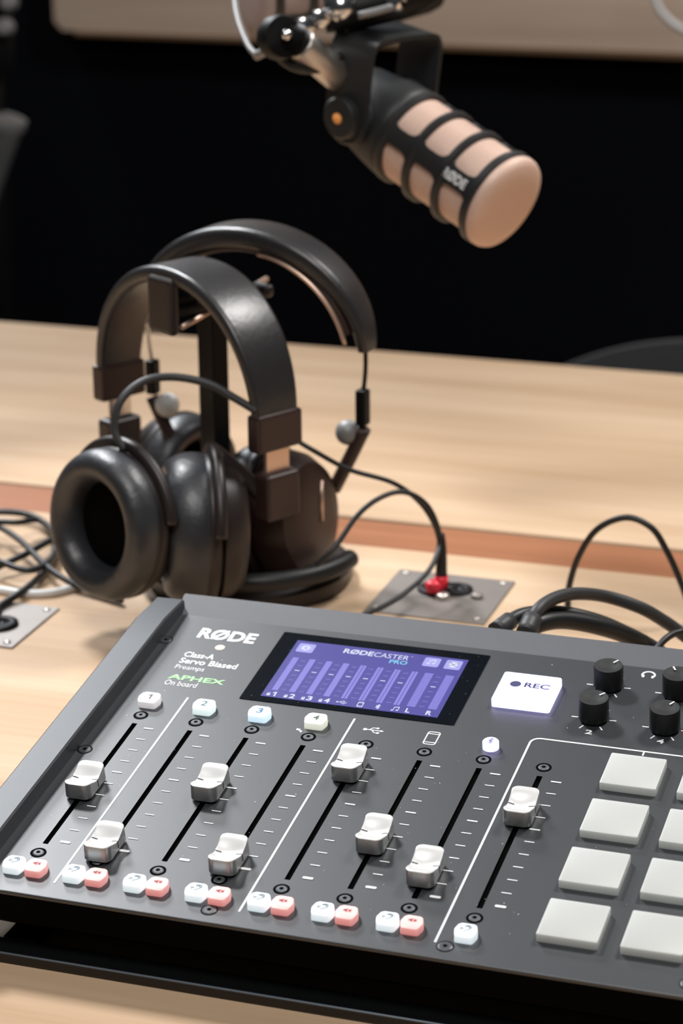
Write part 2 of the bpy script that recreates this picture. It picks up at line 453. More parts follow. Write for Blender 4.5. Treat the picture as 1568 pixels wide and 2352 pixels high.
def plate(x0, x1, y0, y1):
    b = new(); box(b, (x0, y0, TZ), (x1, y1, TZ + 0.0012), bev=0.0005, seg=1)
    p = obj('socket_plate', b, M['plate'], tb, label='brushed metal socket plate set in the wood')
    for sx in (0.006, x1 - x0 - 0.006):
        for sy in (0.006, y1 - y0 - 0.006):
            b = new(); lathe(b, [(0.0022, 0), (0.0022, 0.0005), (0, 0.0009)], 16, M4=T((x0 + sx, y0 + sy, TZ + 0.0012)))
            obj('screw', b, M['steel'], p)
    return p
pl = plate(0.0165, 0.0895, 0.289, 0.361)
def socket(p, x, y, r=0.0095, m='black'):
    b = new(); lathe(b, [(r * 1.25, 0), (r * 1.25, 0.0014), (r, 0.0022), (r * 0.62, 0.0022), (r * 0.62, 0.0006), (0, 0.0006)], 32, M4=T((x, y, TZ + 0.0012)))
    return obj('socket', b, M[m], p)
socket(pl, 0.0485, 0.3335); socket(pl, 0.0595, 0.3355, 0.008)
b = new(); lathe(b, [(0.0042, 0), (0.0042, 0.0025), (0.002, 0.0034), (0, 0.0034)], 24, M4=T((0.0555, 0.3205, TZ + 0.0012))); obj('socket_nut', b, M['steel'], pl, label='small bright nut of a jack socket')
b = new(); lathe(b, [(0.0036, 0), (0.0036, 0.002), (0, 0.003)], 24, M4=T((0.0745, 0.3275, TZ + 0.0012))); obj('socket_nut', b, M['plate'], pl)
pl2 = plate(-0.226, -0.155, 0.176, 0.2405)
socket(pl2, -0.205, 0.215); socket(pl2, -0.178, 0.205)

# ------------------------------------------------------------------ audio mixer
A = 0.028                       # one fader column
TH = R(8)
O = Vector((0, 0, 0.80394))
MP = T(O) @ Matrix.Rotation(TH, 4, 'X')      # panel plane to world
mx = empty('audio_mixer', (0.135, -0.02, TZ), 'large black podcast mixing console with eight silver faders and a lit blue screen', 'audio mixer')
U0, U1, V0, V1 = -0.62, 11.0, -5.22, 3.45
UO0, UO1 = -1.20, 11.58
D = 0.3
def pmesh(name, bm, mats, parent=None, smooth=None, label=None, at=None):
    W = MP
    if at is not None:
        c = Vector((at[0] * A, at[1] * A, (at[2] if len(at) > 2 else 0) * A))
        bmesh.ops.translate(bm, verts=bm.verts[:], vec=-c); W = MP @ T(c)
    return obj(name, bm, mats, parent or mx, W=W, smooth=smooth, label=label)
# panel with eight slots cut through it
bm = new()
sw = 0.046
slots = [(i - sw, i + sw) for i in range(8)]
us = [U0]
for a, b in slots: us += [a, b]
us.append(U1)
vs = [V0 + 0.03, -3.91, -0.26, V1]
grid = {}
def gv(i, j):
    if (i, j) not in grid: grid[(i, j)] = bm.verts.new((us[i] * A, vs[j] * A, 0))
    return grid[(i, j)]
for i in range(len(us) - 1):
    for j in range(3):
        if j == 1 and i % 2 == 1:
            x0, x1, y0, y1 = us[i] * A, us[i + 1] * A, vs[1] * A, vs[2] * A
            q = [gv(i, 1), gv(i + 1, 1), gv(i + 1, 2), gv(i, 2)]
            lo = [bm.verts.new((v.co.x, v.co.y, -0.008)) for v in q]
            for k in range(4):
                f = bm.faces.new((q[k], q[(k + 1) % 4], lo[(k + 1) % 4], lo[k])); f.material_index = 1
            f = bm.faces.new(lo); f.material_index = 1
            continue
        bm.faces.new((gv(i, j), gv(i + 1, j), gv(i + 1, j + 1), gv(i, j + 1)))
# rounded front lip of the panel
prev = [gv(i, 0) for i in range(len(us))]
for k in range(1, 5):
    a = math.pi / 2 * k / 4
    y = (V0 + 0.03) * A - 0.03 * A * math.sin(a); z = -0.03 * A * (1 - math.cos(a))
    cur = [bm.verts.new((u * A, y, z)) for u in us]
    for i in range(len(us) - 1):
        bm.faces.new((prev[i], cur[i], cur[i + 1], prev[i + 1]))
    prev = cur
cur = [bm.verts.new((u * A, V0 * A, -0.06 * A)) for u in us]
for i in range(len(us) - 1): bm.faces.new((prev[i], cur[i], cur[i + 1], prev[i + 1]))
pmesh('control_panel', bm, [M['panel'], M['void']])
# sloping rear ledge
bm = new()
def wedge(bm, u0, u1, prof, mi=0, bev=0):
    """profile (v,h) extruded from u0 to u1 in panel space"""
    b2 = new()
    a_ = [b2.verts.new((u0 * A, v * A, h * A)) for v, h in prof]; b_ = [b2.verts.new((u1 * A, v * A, h * A)) for v, h in prof]
    n = len(prof)
    b2.faces.new(a_); b2.faces.new(b_[::-1])
    for i in range(n): b2.faces.new((a_[i], b_[i], b_[(i + 1) % n], a_[(i + 1) % n]))
    if bev: bmesh.ops.bevel(b2, geom=b2.edges[:], offset=bev, segments=2, affect='EDGES')
    setmat(b2.faces, mi)
    join(bm, b2, None)
wedge(bm, -0.74, 11.12, [(3.45, -0.02), (3.92, 0.175), (3.98, 0.10), (3.98, -0.6), (3.45, -0.6)], bev=0.0006)
pmesh('rear_ledge', bm, M['ledge'], label='lighter grey sloping ledge along the back of the mixer')
# side cheeks, raised above the panel
for (ua, ub, sgn) in ((-0.62, -1.20, 1), (11.0, 11.58, -1)):
    bm = new()
    n = 10
    vsn = [V0 + (3.62 - V0) * i / n for i in range(n + 1)]
    prof = lambda v: 0.31 - 0.10 * max(0, (v - 3.3) / 0.32) ** 2
    rows = []
    for v in vsn + []:
        h = prof(v)
        rows.append([bm.verts.new((u * A, v * A, hh * A)) for u, hh in ((ua, -0.5), (ua, h - 0.03), (ua + (ub - ua) * 0.05, h), (ub - (ub - ua) * 0.10, h - 0.01), (ub, h - 0.07), (ub, -0.75))])
    for a, b in zip(rows, rows[1:]):
        for k in range(6):
            bm.faces.new((a[k], a[(k + 1) % 6], b[(k + 1) % 6], b[k]))
    bm.faces.new(rows[0]); bm.faces.new(rows[-1][::-1])
    pmesh('side_cheek', bm, M['cheek'], smooth=30)
# lower housing: an inverted frustum below the panel
bm = new()
zb = TZ + 0.0048
def Pw(u, v, h): return MP @ Vector((u * A, v * A, h * A))
top = [Pw(UO0 + 0.02, V0 + 0.0, -0.08), Pw(UO1 - 0.02, V0 + 0.0, -0.08), Pw(UO1 - 0.02, 3.9, -0.08), Pw(UO0 + 0.02, 3.9, -0.08)]
top2 = [Pw(UO0 + 0.02, V0 + 0.02, -0.55), Pw(UO1 - 0.02, V0 + 0.02, -0.55), Pw(UO1 - 0.02, 3.9, -0.8), Pw(UO0 + 0.02, 3.9, -0.8)]
bot = [Vector((-0.0105, -0.121, zb)), Vector((0.302, -0.121, zb)), Vector((0.302, 0.085, zb)), Vector((-0.0105, 0.085, zb))]
rows = [[bm.verts.new(p) for p in r] for r in (top, top2, bot)]
for a, b in zip(rows, rows[1:]):
    for k in range(4): bm.faces.new((a[k], a[(k + 1) % 4], b[(k + 1) % 4], b[k]))
bm.faces.new(rows[0]); bm.faces.new(rows[-1][::-1])
obj('housing', bm, M['void'], mx)
# base rail the mixer stands on
bm = new()
for lo, hi in (((-0.034, -0.147, TZ), (0.325, -0.1335, TZ + 0.0050)), ((-0.034, 0.080, TZ), (0.325, 0.092, TZ + 0.0050)),
               ((-0.0105, -0.134, TZ), (0.006, 0.081, TZ + 0.0050)), ((0.29, -0.134, TZ), (0.302, 0.081, TZ + 0.0050))):
    box(bm, lo, hi, bev=0.0010, seg=3)
obj('base_rail', bm, M['rail'], mx)
bm = new(); tube(bm, [(-0.0335, -0.1466, TZ + 0.0048), (0.3245, -0.1466, TZ + 0.0048)], 0.0005, 8, 1); obj('edge_highlight', bm, M['rail_glint'], mx, label='thin blue grey worn edge of the base rail')  # tube added to draw the highlight on the rail's front edge
# threaded hole in the front
bm = new()
hc = Vector((0.2406, -0.1405, 0.772))
hd = Vector((0, -1, -0.35)).normalized()
lathe(bm, [(0.0022, -0.003), (0.0022, 0.0004), (0.0032, 0.0004), (0.0032, -0.003)], 24, mi=0, M4=zto(hc, hd), cap=False)
HOLE = bm
obj('screw_hole', bm, M['steel'], mx, label='small metal rimmed hole in the front face')

# fader parts
fv = [-2.31, -3.85, -1.90, -3.72, -0.84, -2.66, -3.30, -1.41]
def fader_bm():
    bm = new()
    W_, L_, r = 0.44, 0.73, 0.11
    nx, ny = 9, 17
    # outline as a rounded rectangle, stacked rings from bottom to top; top surface a saddle
    def top(x, y):
        t = min(1.0, abs(y) / (L_ / 2 * 0.88)); k = 3 * t * t - 2 * t ** 3
        h = 0.180 + 0.125 * k + 0.030 * (x / (W_ / 2)) ** 2 * (1 - k)
        return h
    out = rrect(0, 0, W_, L_, r, 5)
    # densify long sides
    dens = []
    for i in range(len(out)):
        a = out[i]; b = out[(i + 1) % len(out)]
        d = math.hypot(a[0] - b[0], a[1] - b[1]); k = max(1, int(d / 0.025))
        for j in range(k): dens.append((a[0] + (b[0] - a[0]) * j / k, a[1] + (b[1] - a[1]) * j / k))
    out = dens
    def ring(s, hf, sx=1.0):
        return [bm.verts.new((x * s * A, y * s * A, hf(x * s, y * s) * A)) for x, y in out]
    rings = [ring(1.03, lambda x, y: 0.045), ring(1.0, lambda x, y: top(x, y) - 0.014), ring(0.985, lambda x, y: top(x, y) - 0.003), ring(0.95, lambda x, y: top(x, y))]
    for s in (0.92, 0.84, 0.76, 0.68, 0.6, 0.52, 0.44, 0.36, 0.28, 0.2, 0.12, 0.05):
        rings.append([bm.verts.new((x * s * 0.95 * A, y * s * 0.95 * A, top(x * s * 0.95, y * s * 0.95) * A)) for x, y in out])
    c = bm.verts.new((0, 0, top(0, 0) * A))
    n = len(out)
    for k, (a, b) in enumerate(zip(rings, rings[1:])):
        for i in range(n):
            f = bm.faces.new((a[i], a[(i + 1) % n], b[(i + 1) % n], b[i])); f.material_index = 0 if k < 1 else 1; f.smooth = True
    for i in range(n):
        f = bm.faces.new((rings[-1][i], rings[-1][(i + 1) % n], c)); f.material_index = 1; f.smooth = True
    bm.faces.new(rings[0][::-1])
    return bm, top, W_, L_
bm, topf, FW, FL = fader_bm()
f0 = pmesh('fader', bm, [M['fader'], M['fadertop']], smooth=45)
f0.matrix_basis = WM[mx.name].inverted() @ MP @ T((0, fv[0] * A, 0)); WM[f0.name] = MP @ T((0, fv[0] * A, 0))
bm = new()
for s in (-1, 1):
    x0, x1 = (s * 0.115, s * 0.212)
    q = []
    for x in (x0, x1):
        for y in (-0.011, 0.011):
            q.append(bm.verts.new((x * A, y * A, (topf(x, y) + 0.004) * A)))
    bm.faces.new((q[0], q[2], q[3], q[1]))
    q = [bm.verts.new((s * (0.2215 + 0.011 * (1 - (h - .045) / .17)) * A, y * A, h * A)) for h in (0.08, 0.212) for y in (-0.011, 0.011)]
    bm.faces.new((q[0], q[2], q[3], q[1]))
obj('centre_line', bm, M['line'], f0, W=WM[f0.name])
bm = new(); box(bm, (-0.03 * A, -0.10 * A, -0.2 * A), (0.03 * A, 0.10 * A, 0.05 * A)); obj('stem', bm, M['void'], f0, W=WM[f0.name])
for i in range(1, 8):
    c = f0.copy(); COL.objects.link(c)
    W = MP @ T((i * A, fv[i] * A, 0)); c.matrix_basis = WM[mx.name].inverted() @ W; WM[c.name] = W
    for ch in list(f0.children): copy_tree(ch, c)
# scale marks: eleven ticks beside each slot
marks_v = [-0.375 - 0.3425 * k for k in range(11)]
def scale_bm():
    bm = new()
    for k, v in enumerate(marks_v):
        hw, ht = (0.087, 0.016) if k in (0, 4, 10) else (0.080, 0.0105)
        if k == 10: ht = 0.028
        prism(bm, rrect(0.295 * A, v * A, 2 * hw * A, 2 * ht * A, ht * A * 0.8, 2), 0.0001, 0.0002)
    return bm
s0 = pmesh('scale_marks', scale_bm(), M['white'])
for i in range(1, 8):
    c = s0.copy(); COL.objects.link(c); W = MP @ T((i * A, 0, 0)); c.matrix_basis = WM[mx.name].inverted() @ W; WM[c.name] = W
# screws
def screw_bm(ring_in, ring_out):
    bm = new()
    def ann(r0, r1, z, mi, n=28):
        a = [bm.verts.new((r0 * A * math.cos(6.28318 * i / n), r0 * A * math.sin(6.28318 * i / n), z)) for i in range(n)]
        b = [bm.verts.new((r1 * A * math.cos(6.28318 * i / n), r1 * A * math.sin(6.28318 * i / n), z)) for i in range(n)]
        for i in range(n):
            f = bm.faces.new((a[i], a[(i + 1) % n], b[(i + 1) % n], b[i])); f.material_index = mi
    ann(ring_in, ring_out, 0.00012, 1)
    n = 24
    hd = [bm.verts.new((ring_in * A * math.cos(6.28318 * i / n), ring_in * A * math.sin(6.28318 * i / n), 0.00014)) for i in range(n)]
    h2 = [bm.verts.new((ring_in * 0.8 * A * math.cos(6.28318 * i / n), ring_in * 0.8 * A * math.sin(6.28318 * i / n), 0.0004)) for i in range(n)]
    for i in range(n): bm.faces.new((hd[i], hd[(i + 1) % n], h2[(i + 1) % n], h2[i]))
    bm.faces.new(h2)
    st = []
    for i in range(12):
        r = 0.042 if i % 2 == 0 else 0.027
        st.append(bm.verts.new((r * A * math.cos(math.pi * i / 6), r * A * math.sin(math.pi * i / 6), 0.00048)))
    f = bm.faces.new(st); f.material_index = 1
    return bm
sc0 = pmesh('fader_screw', screw_bm(0.088, 0.128), [M['screw'], M['void']], at=(0, 0))
first = True
for i in range(8):
    for v in (0.0, -4.16):
        W = MP @ T((i * A, v * A, 0))
        if first: c = sc0; first = False
        else: c = sc0.copy(); COL.objects.link(c)
        c.matrix_basis = WM[mx.name].inverted() @ W; WM[c.name] = W
ps0 = pmesh('panel_screw', screw_bm(0.112, 0.130), [M['panel'], M['void']], at=(0, 0))
first = True
for u, v in ((-0.55, 2.50), (-0.50, -1.22), (3.13, -4.92), (6.77, -4.92), (10.3, -4.92), (10.8, 2.5)):
    W = MP @ T((u * A, v * A, 0))
    if first: c = ps0; first = False
    else: c = ps0.copy(); COL.objects.link(c)
    c.matrix_basis = WM[mx.name].inverted() @ W; WM[c.name] = W
# printed lines on the panel
def ribbon(bm, pts, w, h, mi=0, closed=False):
    """flat stroke through panel points (units)"""
    P = [Vector((p[0], p[1])) for p in pts]
    n = len(P); L = []; Rr = []
    for i in range(n):
        if closed: a, b = P[(i - 1) % n], P[(i + 1) % n]
        else: a, b = P[max(i - 1, 0)], P[min(i + 1, n - 1)]
        d = (b - a)
        if d.length < 1e-9: d = Vector((1, 0))
        d.normalize(); nn = Vector((-d.y, d.x)) * (w / 2)
        L.append(bm.verts.new(((P[i].x + nn.x) * A, (P[i].y + nn.y) * A, h * A))); Rr.append(bm.verts.new(((P[i].x - nn.x) * A, (P[i].y - nn.y) * A, h * A)))
    for i in range(n if closed else n - 1):
        j = (i + 1) % n
        f = bm.faces.new((L[i], L[j], Rr[j], Rr[i])); f.material_index = mi
def disc(bm, u, v, r, h, mi=0, n=24, ry=None):
    f = bm.faces.new([bm.verts.new((x * A, y * A, h * A)) for x, y in circ(u, v, r, n, ry)]); f.material_index = mi
def poly(bm, pts, h, mi=0):
    f = bm.faces.new([bm.verts.new((x * A, y * A, h * A)) for x, y in pts]); f.material_index = mi
def arc(cx, cy, r, a0, a1, n=12, ry=None):
    return [(cx + r * math.cos(R(a0 + (a1 - a0) * i / n)), cy + (ry or r) * math.sin(R(a0 + (a1 - a0) * i / n))) for i in range(n + 1)]
HP = 0.004
for u, va, vb in ((0.575, 0.71, -4.83), (3.575, 0.71, -4.84)):
    bm = new(); ribbon(bm, [(u, va), (u, vb)], 0.036, HP); disc(bm, u, va, 0.018, HP, n=12); disc(bm, u, vb, 0.018, HP, n=12)
    pmesh('divider_line', bm, M['white'])
bm = new()
ribbon(bm, [(6.60, -4.86), (6.60, 0.67)] + arc(6.76, 0.67, 0.16, 180, 90, 8) + [(10.6, 0.83)], 0.036, HP)
ribbon(bm, [(8.46, 0.83), (8.46, 0.70)], 0.028, HP)
pmesh('divider_line', bm, M['white'])
# lettering
def letters(name, s, u0, u1, v0, v1, m, bold=0.0, h=HP, parent=None, lab=None):
    bm = new(); text_to(bm, s, u0, u1, v0, v1, h, bold)
    return pmesh(name, bm, M[m], parent, label=lab)
letters('brand_lettering', 'RØDE', -0.05, 1.03, 2.70, 3.07, 'white', 0.036)
bm = new(); disc(bm, 0.50, 2.46, 0.088, HP); pmesh('brand_dot', bm, M['gold'], label='small cream dot under the brand lettering')
letters('lettering', 'Class-A', -0.03, 0.53, 2.02, 2.20, 'white', 0.02)
letters('lettering', 'Servo Biased', -0.03, 1.04, 1.80, 1.98, 'white', 0.02)
letters('lettering', 'Preamps', -0.03, 0.51, 1.56, 1.74, 'white', 0.0)
letters('lettering', 'APHEX', -0.02, 1.02, 1.25, 1.41, 'green', 0.03, lab='green printed lettering')
letters('lettering', 'On board', -0.01, 0.58, 1.05, 1.21, 'white', 0.0)
# icons
def usb_icon(bm, cx, cy, s, h, mi=0):
    ribbon(bm, [(cx - s, cy), (cx + s * 0.8, cy)], s * 0.14, h, mi)
    disc(bm, cx - s, cy, s * 0.23, h, mi, 16)
    poly(bm, [(cx + s * 0.72, cy - s * 0.2), (cx + s * 1.1, cy), (cx + s * 0.72, cy + s * 0.2)], h, mi)
    ribbon(bm, [(cx - s * 0.55, cy), (cx - s * 0.2, cy + s * 0.45), (cx + s * 0.2, cy + s * 0.45)], s * 0.13, h, mi)
    disc(bm, cx + s * 0.3, cy + s * 0.45, s * 0.17, h, mi, 12)
    ribbon(bm, [(cx - s * 0.25, cy), (cx + s * 0.1, cy - s * 0.45), (cx + s * 0.45, cy - s * 0.45)], s * 0.13, h, mi)
    poly(bm, [(cx + s * 0.38, cy - s * 0.60), (cx + s * 0.68, cy - s * 0.60), (cx + s * 0.68, cy - s * 0.30), (cx + s * 0.38, cy - s * 0.30)], h, mi)
def phone_icon(bm, cx, cy, w, hh, lw, h, mi=0):
    ribbon(bm, rrect(cx, cy, w, hh, w * 0.2, 4), lw, h, mi, closed=True)
    ribbon(bm, [(cx - w / 2, cy + hh * 0.34), (cx + w / 2, cy + hh * 0.34)], lw, h, mi)
    ribbon(bm, [(cx - w / 2, cy - hh * 0.34), (cx + w / 2, cy - hh * 0.34)], lw, h, mi)
def bt_icon(bm, cx, cy, s, lw, h, mi=0):
    P = [(cx - s * 0.5, cy + s * 0.45), (cx + s * 0.45, cy - s * 0.42), (cx, cy - s * 0.9), (cx, cy + s * 0.9), (cx + s * 0.45, cy + s * 0.42), (cx - s * 0.5, cy - s * 0.45)]
    for k in range(5): ribbon(bm, [P[k], P[k + 1]], lw, h + 0.0004 * k, mi)
def note_icon(bm, cx, cy, s, h, mi=0):
    disc(bm, cx - s * 0.65, cy - s * 0.75, s * 0.3, h, mi, 12, ry=s * 0.22); disc(bm, cx + s * 0.45, cy - s * 0.6, s * 0.3, h, mi, 12, ry=s * 0.22)
    ribbon(bm, [(cx - s * 0.4, cy - s * 0.7), (cx - s * 0.4, cy + s * 0.6)], s * 0.16, h, mi); ribbon(bm, [(cx + s * 0.7, cy - s * 0.55), (cx + s * 0.7, cy + s * 0.75)], s * 0.16, h, mi)
    ribbon(bm, [(cx - s * 0.45, cy + s * 0.58), (cx + s * 0.76, cy + s * 0.75)], s * 0.3, h, mi)
def hp_icon(bm, cx, cy, s, lw, h, mi=0):
    ribbon(bm, [(cx - s, cy - s * 0.4)] + arc(cx, cy, s, 180, 0, 14) + [(cx + s, cy - s * 0.4)], lw, h, mi)
    for k in (-1, 1):
        poly(bm, rrect(cx + k * s * 0.78, cy - s * 0.55, s * 0.42, s * 0.75, s * 0.12, 3), h + 0.0005, mi)
def ear_icon(bm, cx, cy, s, lw, h, mi=0):
    ribbon(bm, [(cx - s * 0.35, cy + s * 0.35)] + arc(cx + s * 0.15, cy + s * 0.25, s * 0.55, 150, -40, 12) + [(cx + s * 0.15, cy - s * 0.45), (cx - s * 0.1, cy - s * 0.75), (cx - s * 0.35, cy - s * 0.55)], lw, h, mi)
    ribbon(bm, arc(cx + s * 0.15, cy + s * 0.25, s * 0.26, 170, -30, 8), lw, h, mi)
    for k, r in enumerate((0.35, 0.6, 0.85)):
        ribbon(bm, arc(cx - s * 0.1, cy - s * 0.1, s * r, 160, 215, 6), lw * 0.8, h, mi)
def mute_icon(bm, cx, cy, s, lw, h, mi=0):
    poly(bm, [(cx - s * 0.7, cy - s * 0.2), (cx - s * 0.35, cy - s * 0.2), (cx, cy - s * 0.6), (cx, cy + s * 0.6), (cx - s * 0.35, cy + s * 0.2), (cx - s * 0.7, cy + s * 0.2)], h, mi)
    ribbon(bm, [(cx + s * 0.2, cy + s * 0.3), (cx + s * 0.7, cy - s * 0.3)], lw, h, mi); ribbon(bm, [(cx + s * 0.2, cy - s * 0.3), (cx + s * 0.7, cy + s * 0.3)], lw, h, mi)
def icon(name, fn, *a, m='white', parent=None):
    bm = new(); fn(bm, *a); return pmesh(name, bm, M[m], parent)
icon('usb_symbol', usb_icon, 4.00, 0.445, 0.155, HP)
icon('phone_symbol', phone_icon, 5.00, 0.43, 0.20, 0.38, 0.022, HP)
icon('headphone_symbol', hp_icon, 8.03, 3.22, 0.105, 0.035, HP)
# wear and dust specks on the panel
bm = new()
for k in range(90):
    u = random.uniform(-0.5, 9.2); v = random.uniform(-4.9, 3.3); r = random.choice([0.004, 0.005, 0.006, 0.009])
    disc(bm, u, v, r, 0.002, n=6)
for (u, v) in ((2.78, 0.18), (2.82, 0.14), (2.745, 0.19)):
    disc(bm, u, v, 0.022, 0.002, n=8, ry=0.03)
ds = pmesh('dust_specks', bm, M['white']); ds['kind'] = 'stuff'

# screen
bm = new(); prism(bm, rrect(3.345 * A, 2.065 * A, 3.81 * A, 2.35 * A, 0.03 * A, 3), 0.0, 0.00035, bev=0.0001, seg=1)
screen = pmesh('screen', bm, M['glass'])
HS = 0.020
bm = new(); poly(bm, rrect(3.35, 2.015, 3.14, 1.95, 0.01, 2), HS); pmesh('display', bm, M['lcd'], screen, label='lit violet blue display area')
HS += 0.003
bars = [1.955, 2.265, 2.575, 2.885, 3.20, 3.51, 3.82, 4.13]
for i, u in enumerate(bars):
    bm = new()
    if i < 4: poly(bm, [(u - 0.055, 1.27), (u + 0.055, 1.27), (u + 0.055, 2.40), (u - 0.055, 2.40)], HS)
    else:
        for du in (-0.03, 0.03): poly(bm, [(u + du - 0.024, 1.27), (u + du + 0.024, 1.27), (u + du + 0.024, 2.40), (u + du - 0.024, 2.40)], HS)
    pmesh('level_meter', bm, M['lcd_bar'], screen)
for u in (4.385, 4.755):
    bm = new()
    for k in range(24):
        v = 1.28 + k * (1.13 / 24)
        poly(bm, [(u - 0.075, v), (u + 0.075, v), (u + 0.075, v + 0.038), (u - 0.075, v + 0.038)], HS)
    pmesh('level_meter', bm, M['lcd_bar'], screen)
bm = new()
for u in [2.115 + 0.3115 * i for i in range(7)] + [4.57]:
    for k in range(7):
        v = 2.31 - 0.165 * k
        poly(bm, [(u - 0.045, v - 0.012), (u + 0.045, v - 0.012), (u + 0.045, v + 0.012), (u - 0.045, v + 0.012)], HS, 1 if k == 2 else 0)
pmesh('meter_ticks', bm, [M['lcd_tick'], M['lcd_white']], screen)
for (a, b, c, d, kind) in ((1.86, 2.17, 2.60, 2.90, 'gear'), (4.17, 4.46, 2.62, 2.92, 'note'), (4.56, 4.85, 2.61, 2.92, 'sd')):
    bm = new(); poly(bm, rrect((a + b) / 2, (c + d) / 2, b - a, d - c, 0.04, 4), HS, 0)
    cx, cy = (a + b) / 2, (c + d) / 2
    if kind == 'gear':
        ribbon(bm, circ(cx, cy, 0.052, 20), 0.035, HS + .003, 1, closed=True)
        for k in range(8):
            aa = math.pi / 4 * k; disc(bm, cx + 0.078 * math.cos(aa), cy + 0.078 * math.sin(aa), 0.016, HS + .003, 1, 8)
    elif kind == 'note': note_icon(bm, cx, cy + 0.01, 0.085, HS + .003, 1)
    else:
        poly(bm, [(cx - 0.07, cy - 0.09), (cx + 0.07, cy - 0.09), (cx + 0.07, cy + 0.09), (cx - 0.03, cy + 0.09), (cx - 0.07, cy + 0.05)], HS + .003, 1)
        ribbon(bm, [(cx - 0.08, cy - 0.08), (cx + 0.08, cy + 0.08)], 0.014, HS + .005, 2); ribbon(bm, [(cx - 0.08, cy + 0.08), (cx + 0.08, cy - 0.08)], 0.014, HS + .005, 2)
    pmesh('display_button', bm, [M['lcd_icon'], M['lcd_white'], M['ink_grey']], screen)
letters('display_lettering', 'RØDE', 2.70, 3.245, 2.735, 2.895, 'lcd_white', 0.03, HS, screen)
letters('display_lettering', 'CASTER', 3.26, 3.89, 2.735, 2.885, 'lcd_white', 0.0, HS, screen)
letters('display_lettering', 'TM', 3.90, 3.95, 2.86, 2.885, 'lcd_white', 0.0, HS, screen)
letters('display_lettering', 'PRO', 3.59, 3.91, 2.58, 2.705, 'lcd_cyan', 0.015, HS, screen, lab='cyan display lettering')
for i, ch in enumerate('1234'):
    u = 1.955 + 0.3125 * i
    bm = new(); text_to(bm, ch, u, u + (0.07 if ch == '1' else 0.10), 1.075, 1.215, HS, 0.03)
    poly(bm, [(u - 0.09, 1.08), (u - 0.03, 1.08), (u - 0.03, 1.14), (u - 0.09, 1.14)], HS)
    ribbon(bm, [(u - 0.08, 1.13)] + arc(u - 0.06, 1.15, 0.02, 180, 0, 6) + [(u - 0.04, 1.13)], 0.012, HS)
    pmesh('display_lettering', bm, M['lcd_white'], screen)
icon('display_symbol', usb_icon, 3.21, 1.145, 0.085, HS, m='lcd_white', parent=screen)
icon('display_symbol', phone_icon, 3.535, 1.15, 0.09, 0.15, 0.014, HS, m='lcd_white', parent=screen)
icon('display_symbol', bt_icon, 3.845, 1.15, 0.075, 0.018, HS, m='lcd_white', parent=screen)
icon('display_symbol', note_icon, 4.155, 1.155, 0.075, HS, m='lcd_white', parent=screen)
letters('display_lettering', 'L', 4.335, 4.41, 1.08, 1.215, 'lcd_white', 0.03, HS, screen)
letters('display_lettering', 'R', 4.69, 4.79, 1.08, 1.215, 'lcd_white', 0.03, HS, screen)
bm = new()
for k in range(60): disc(bm, random.uniform(1.5, 5.2), random.uniform(0.95, 3.18), random.choice([0.005, 0.007, 0.009]), HS + 0.012, n=6)
d2 = pmesh('dust_specks', bm, M['screw'], screen); d2['kind'] = 'stuff'

# record button
bm = new(); prism(bm, rrect(6.185 * A, 2.095 * A, 1.0 * A, 0.95 * A, 0.05 * A, 4), 0.0, 0.14 * A, bev=0.0004)
rec = pmesh('record_button', bm, M['b_rec'], smooth=40, label='brightly lit white square record button')
bm = new(); disc(bm, 5.965, 2.195, 0.098, 0.146); pmesh('record_dot', bm, M['ink_navy'], rec)
letters('lettering', 'REC', 6.12, 6.56, 2.12, 2.28, 'ink_navy', 0.032, 0.148, rec)
# round bluetooth button
bm = new(); lathe(bm, [(0.135 * A, 0), (0.135 * A, 0.115 * A), (0.122 * A, 0.13 * A), (0, 0.13 * A)], 32, M4=T((6.02 * A, 0.375 * A, 0)))
btb = pmesh('round_button', bm, M['b_rec'], smooth=40, label='round lit button with a wireless symbol')
icon('wireless_symbol', bt_icon, 6.02, 0.375, 0.088, 0.016, 0.138, m='ink_violet', parent=btb)
# hexagonal buttons
def hex_pts(w, hh, c):
    # pointed left and right, flat front and back
    raw = [(-w + c, -hh), (w - c, -hh), (w, 0), (w - c, hh), (-w + c, hh), (-w, 0)]
    out = []
    n = len(raw)
    for i in range(n):
        a, b, d = Vector(raw[i - 1]), Vector(raw[i]), Vector(raw[(i + 1) % n])
        r = 0.04
        p1 = b + (a - b).normalized() * r; p2 = b + (d - b).normalized() * r
        for t in (0, .25, .5, .75, 1):
            out.append(tuple(((1 - t) ** 2 * p1 + 2 * t * (1 - t) * b + t * t * p2)))
    return out
def hexbutton(name, u, v, m, w=0.20, hh=0.17, label=None):
    bm = new(); prism(bm, [(x * A, y * A) for x, y in hex_pts(w, hh, 0.045)], 0, 0.12 * A, bev=0.0004, top_scale=0.96)
    W = MP @ T((u * A, v * A, 0))
    return obj(name, bm, M[m], mx, W=W, smooth=40, label=label)
def on_button(parent, name, fn, ink):
    bm = new(); fn(bm); return obj(name, bm, M[ink], parent, W=WM[parent.name])
for i, (m, ink) in enumerate((('b_white', 'ink_grey'), ('b_teal', 'ink_teal'), ('b_blue', 'ink_blue'), ('b_cream', 'ink_green'))):
    b = hexbutton('channel_button', i, 0.40, m, label=['white lit button numbered 1', 'teal white lit button numbered 2', 'blue white lit button numbered 3', 'cream lit button numbered 4'][i])
    ch = '1234'[i]
    wch = 0.075 if ch == '1' else 0.11
    on_button(b, 'numeral', lambda bm: text_to(bm, ch, -wch / 2 - 0.0, wch / 2, -0.05, 0.105, 0.125, 0.015), ink)
e0 = hexbutton('listen_button', -0.185, -4.63, 'b_ear', 0.178, 0.165, 'cool white lit button with an ear symbol')
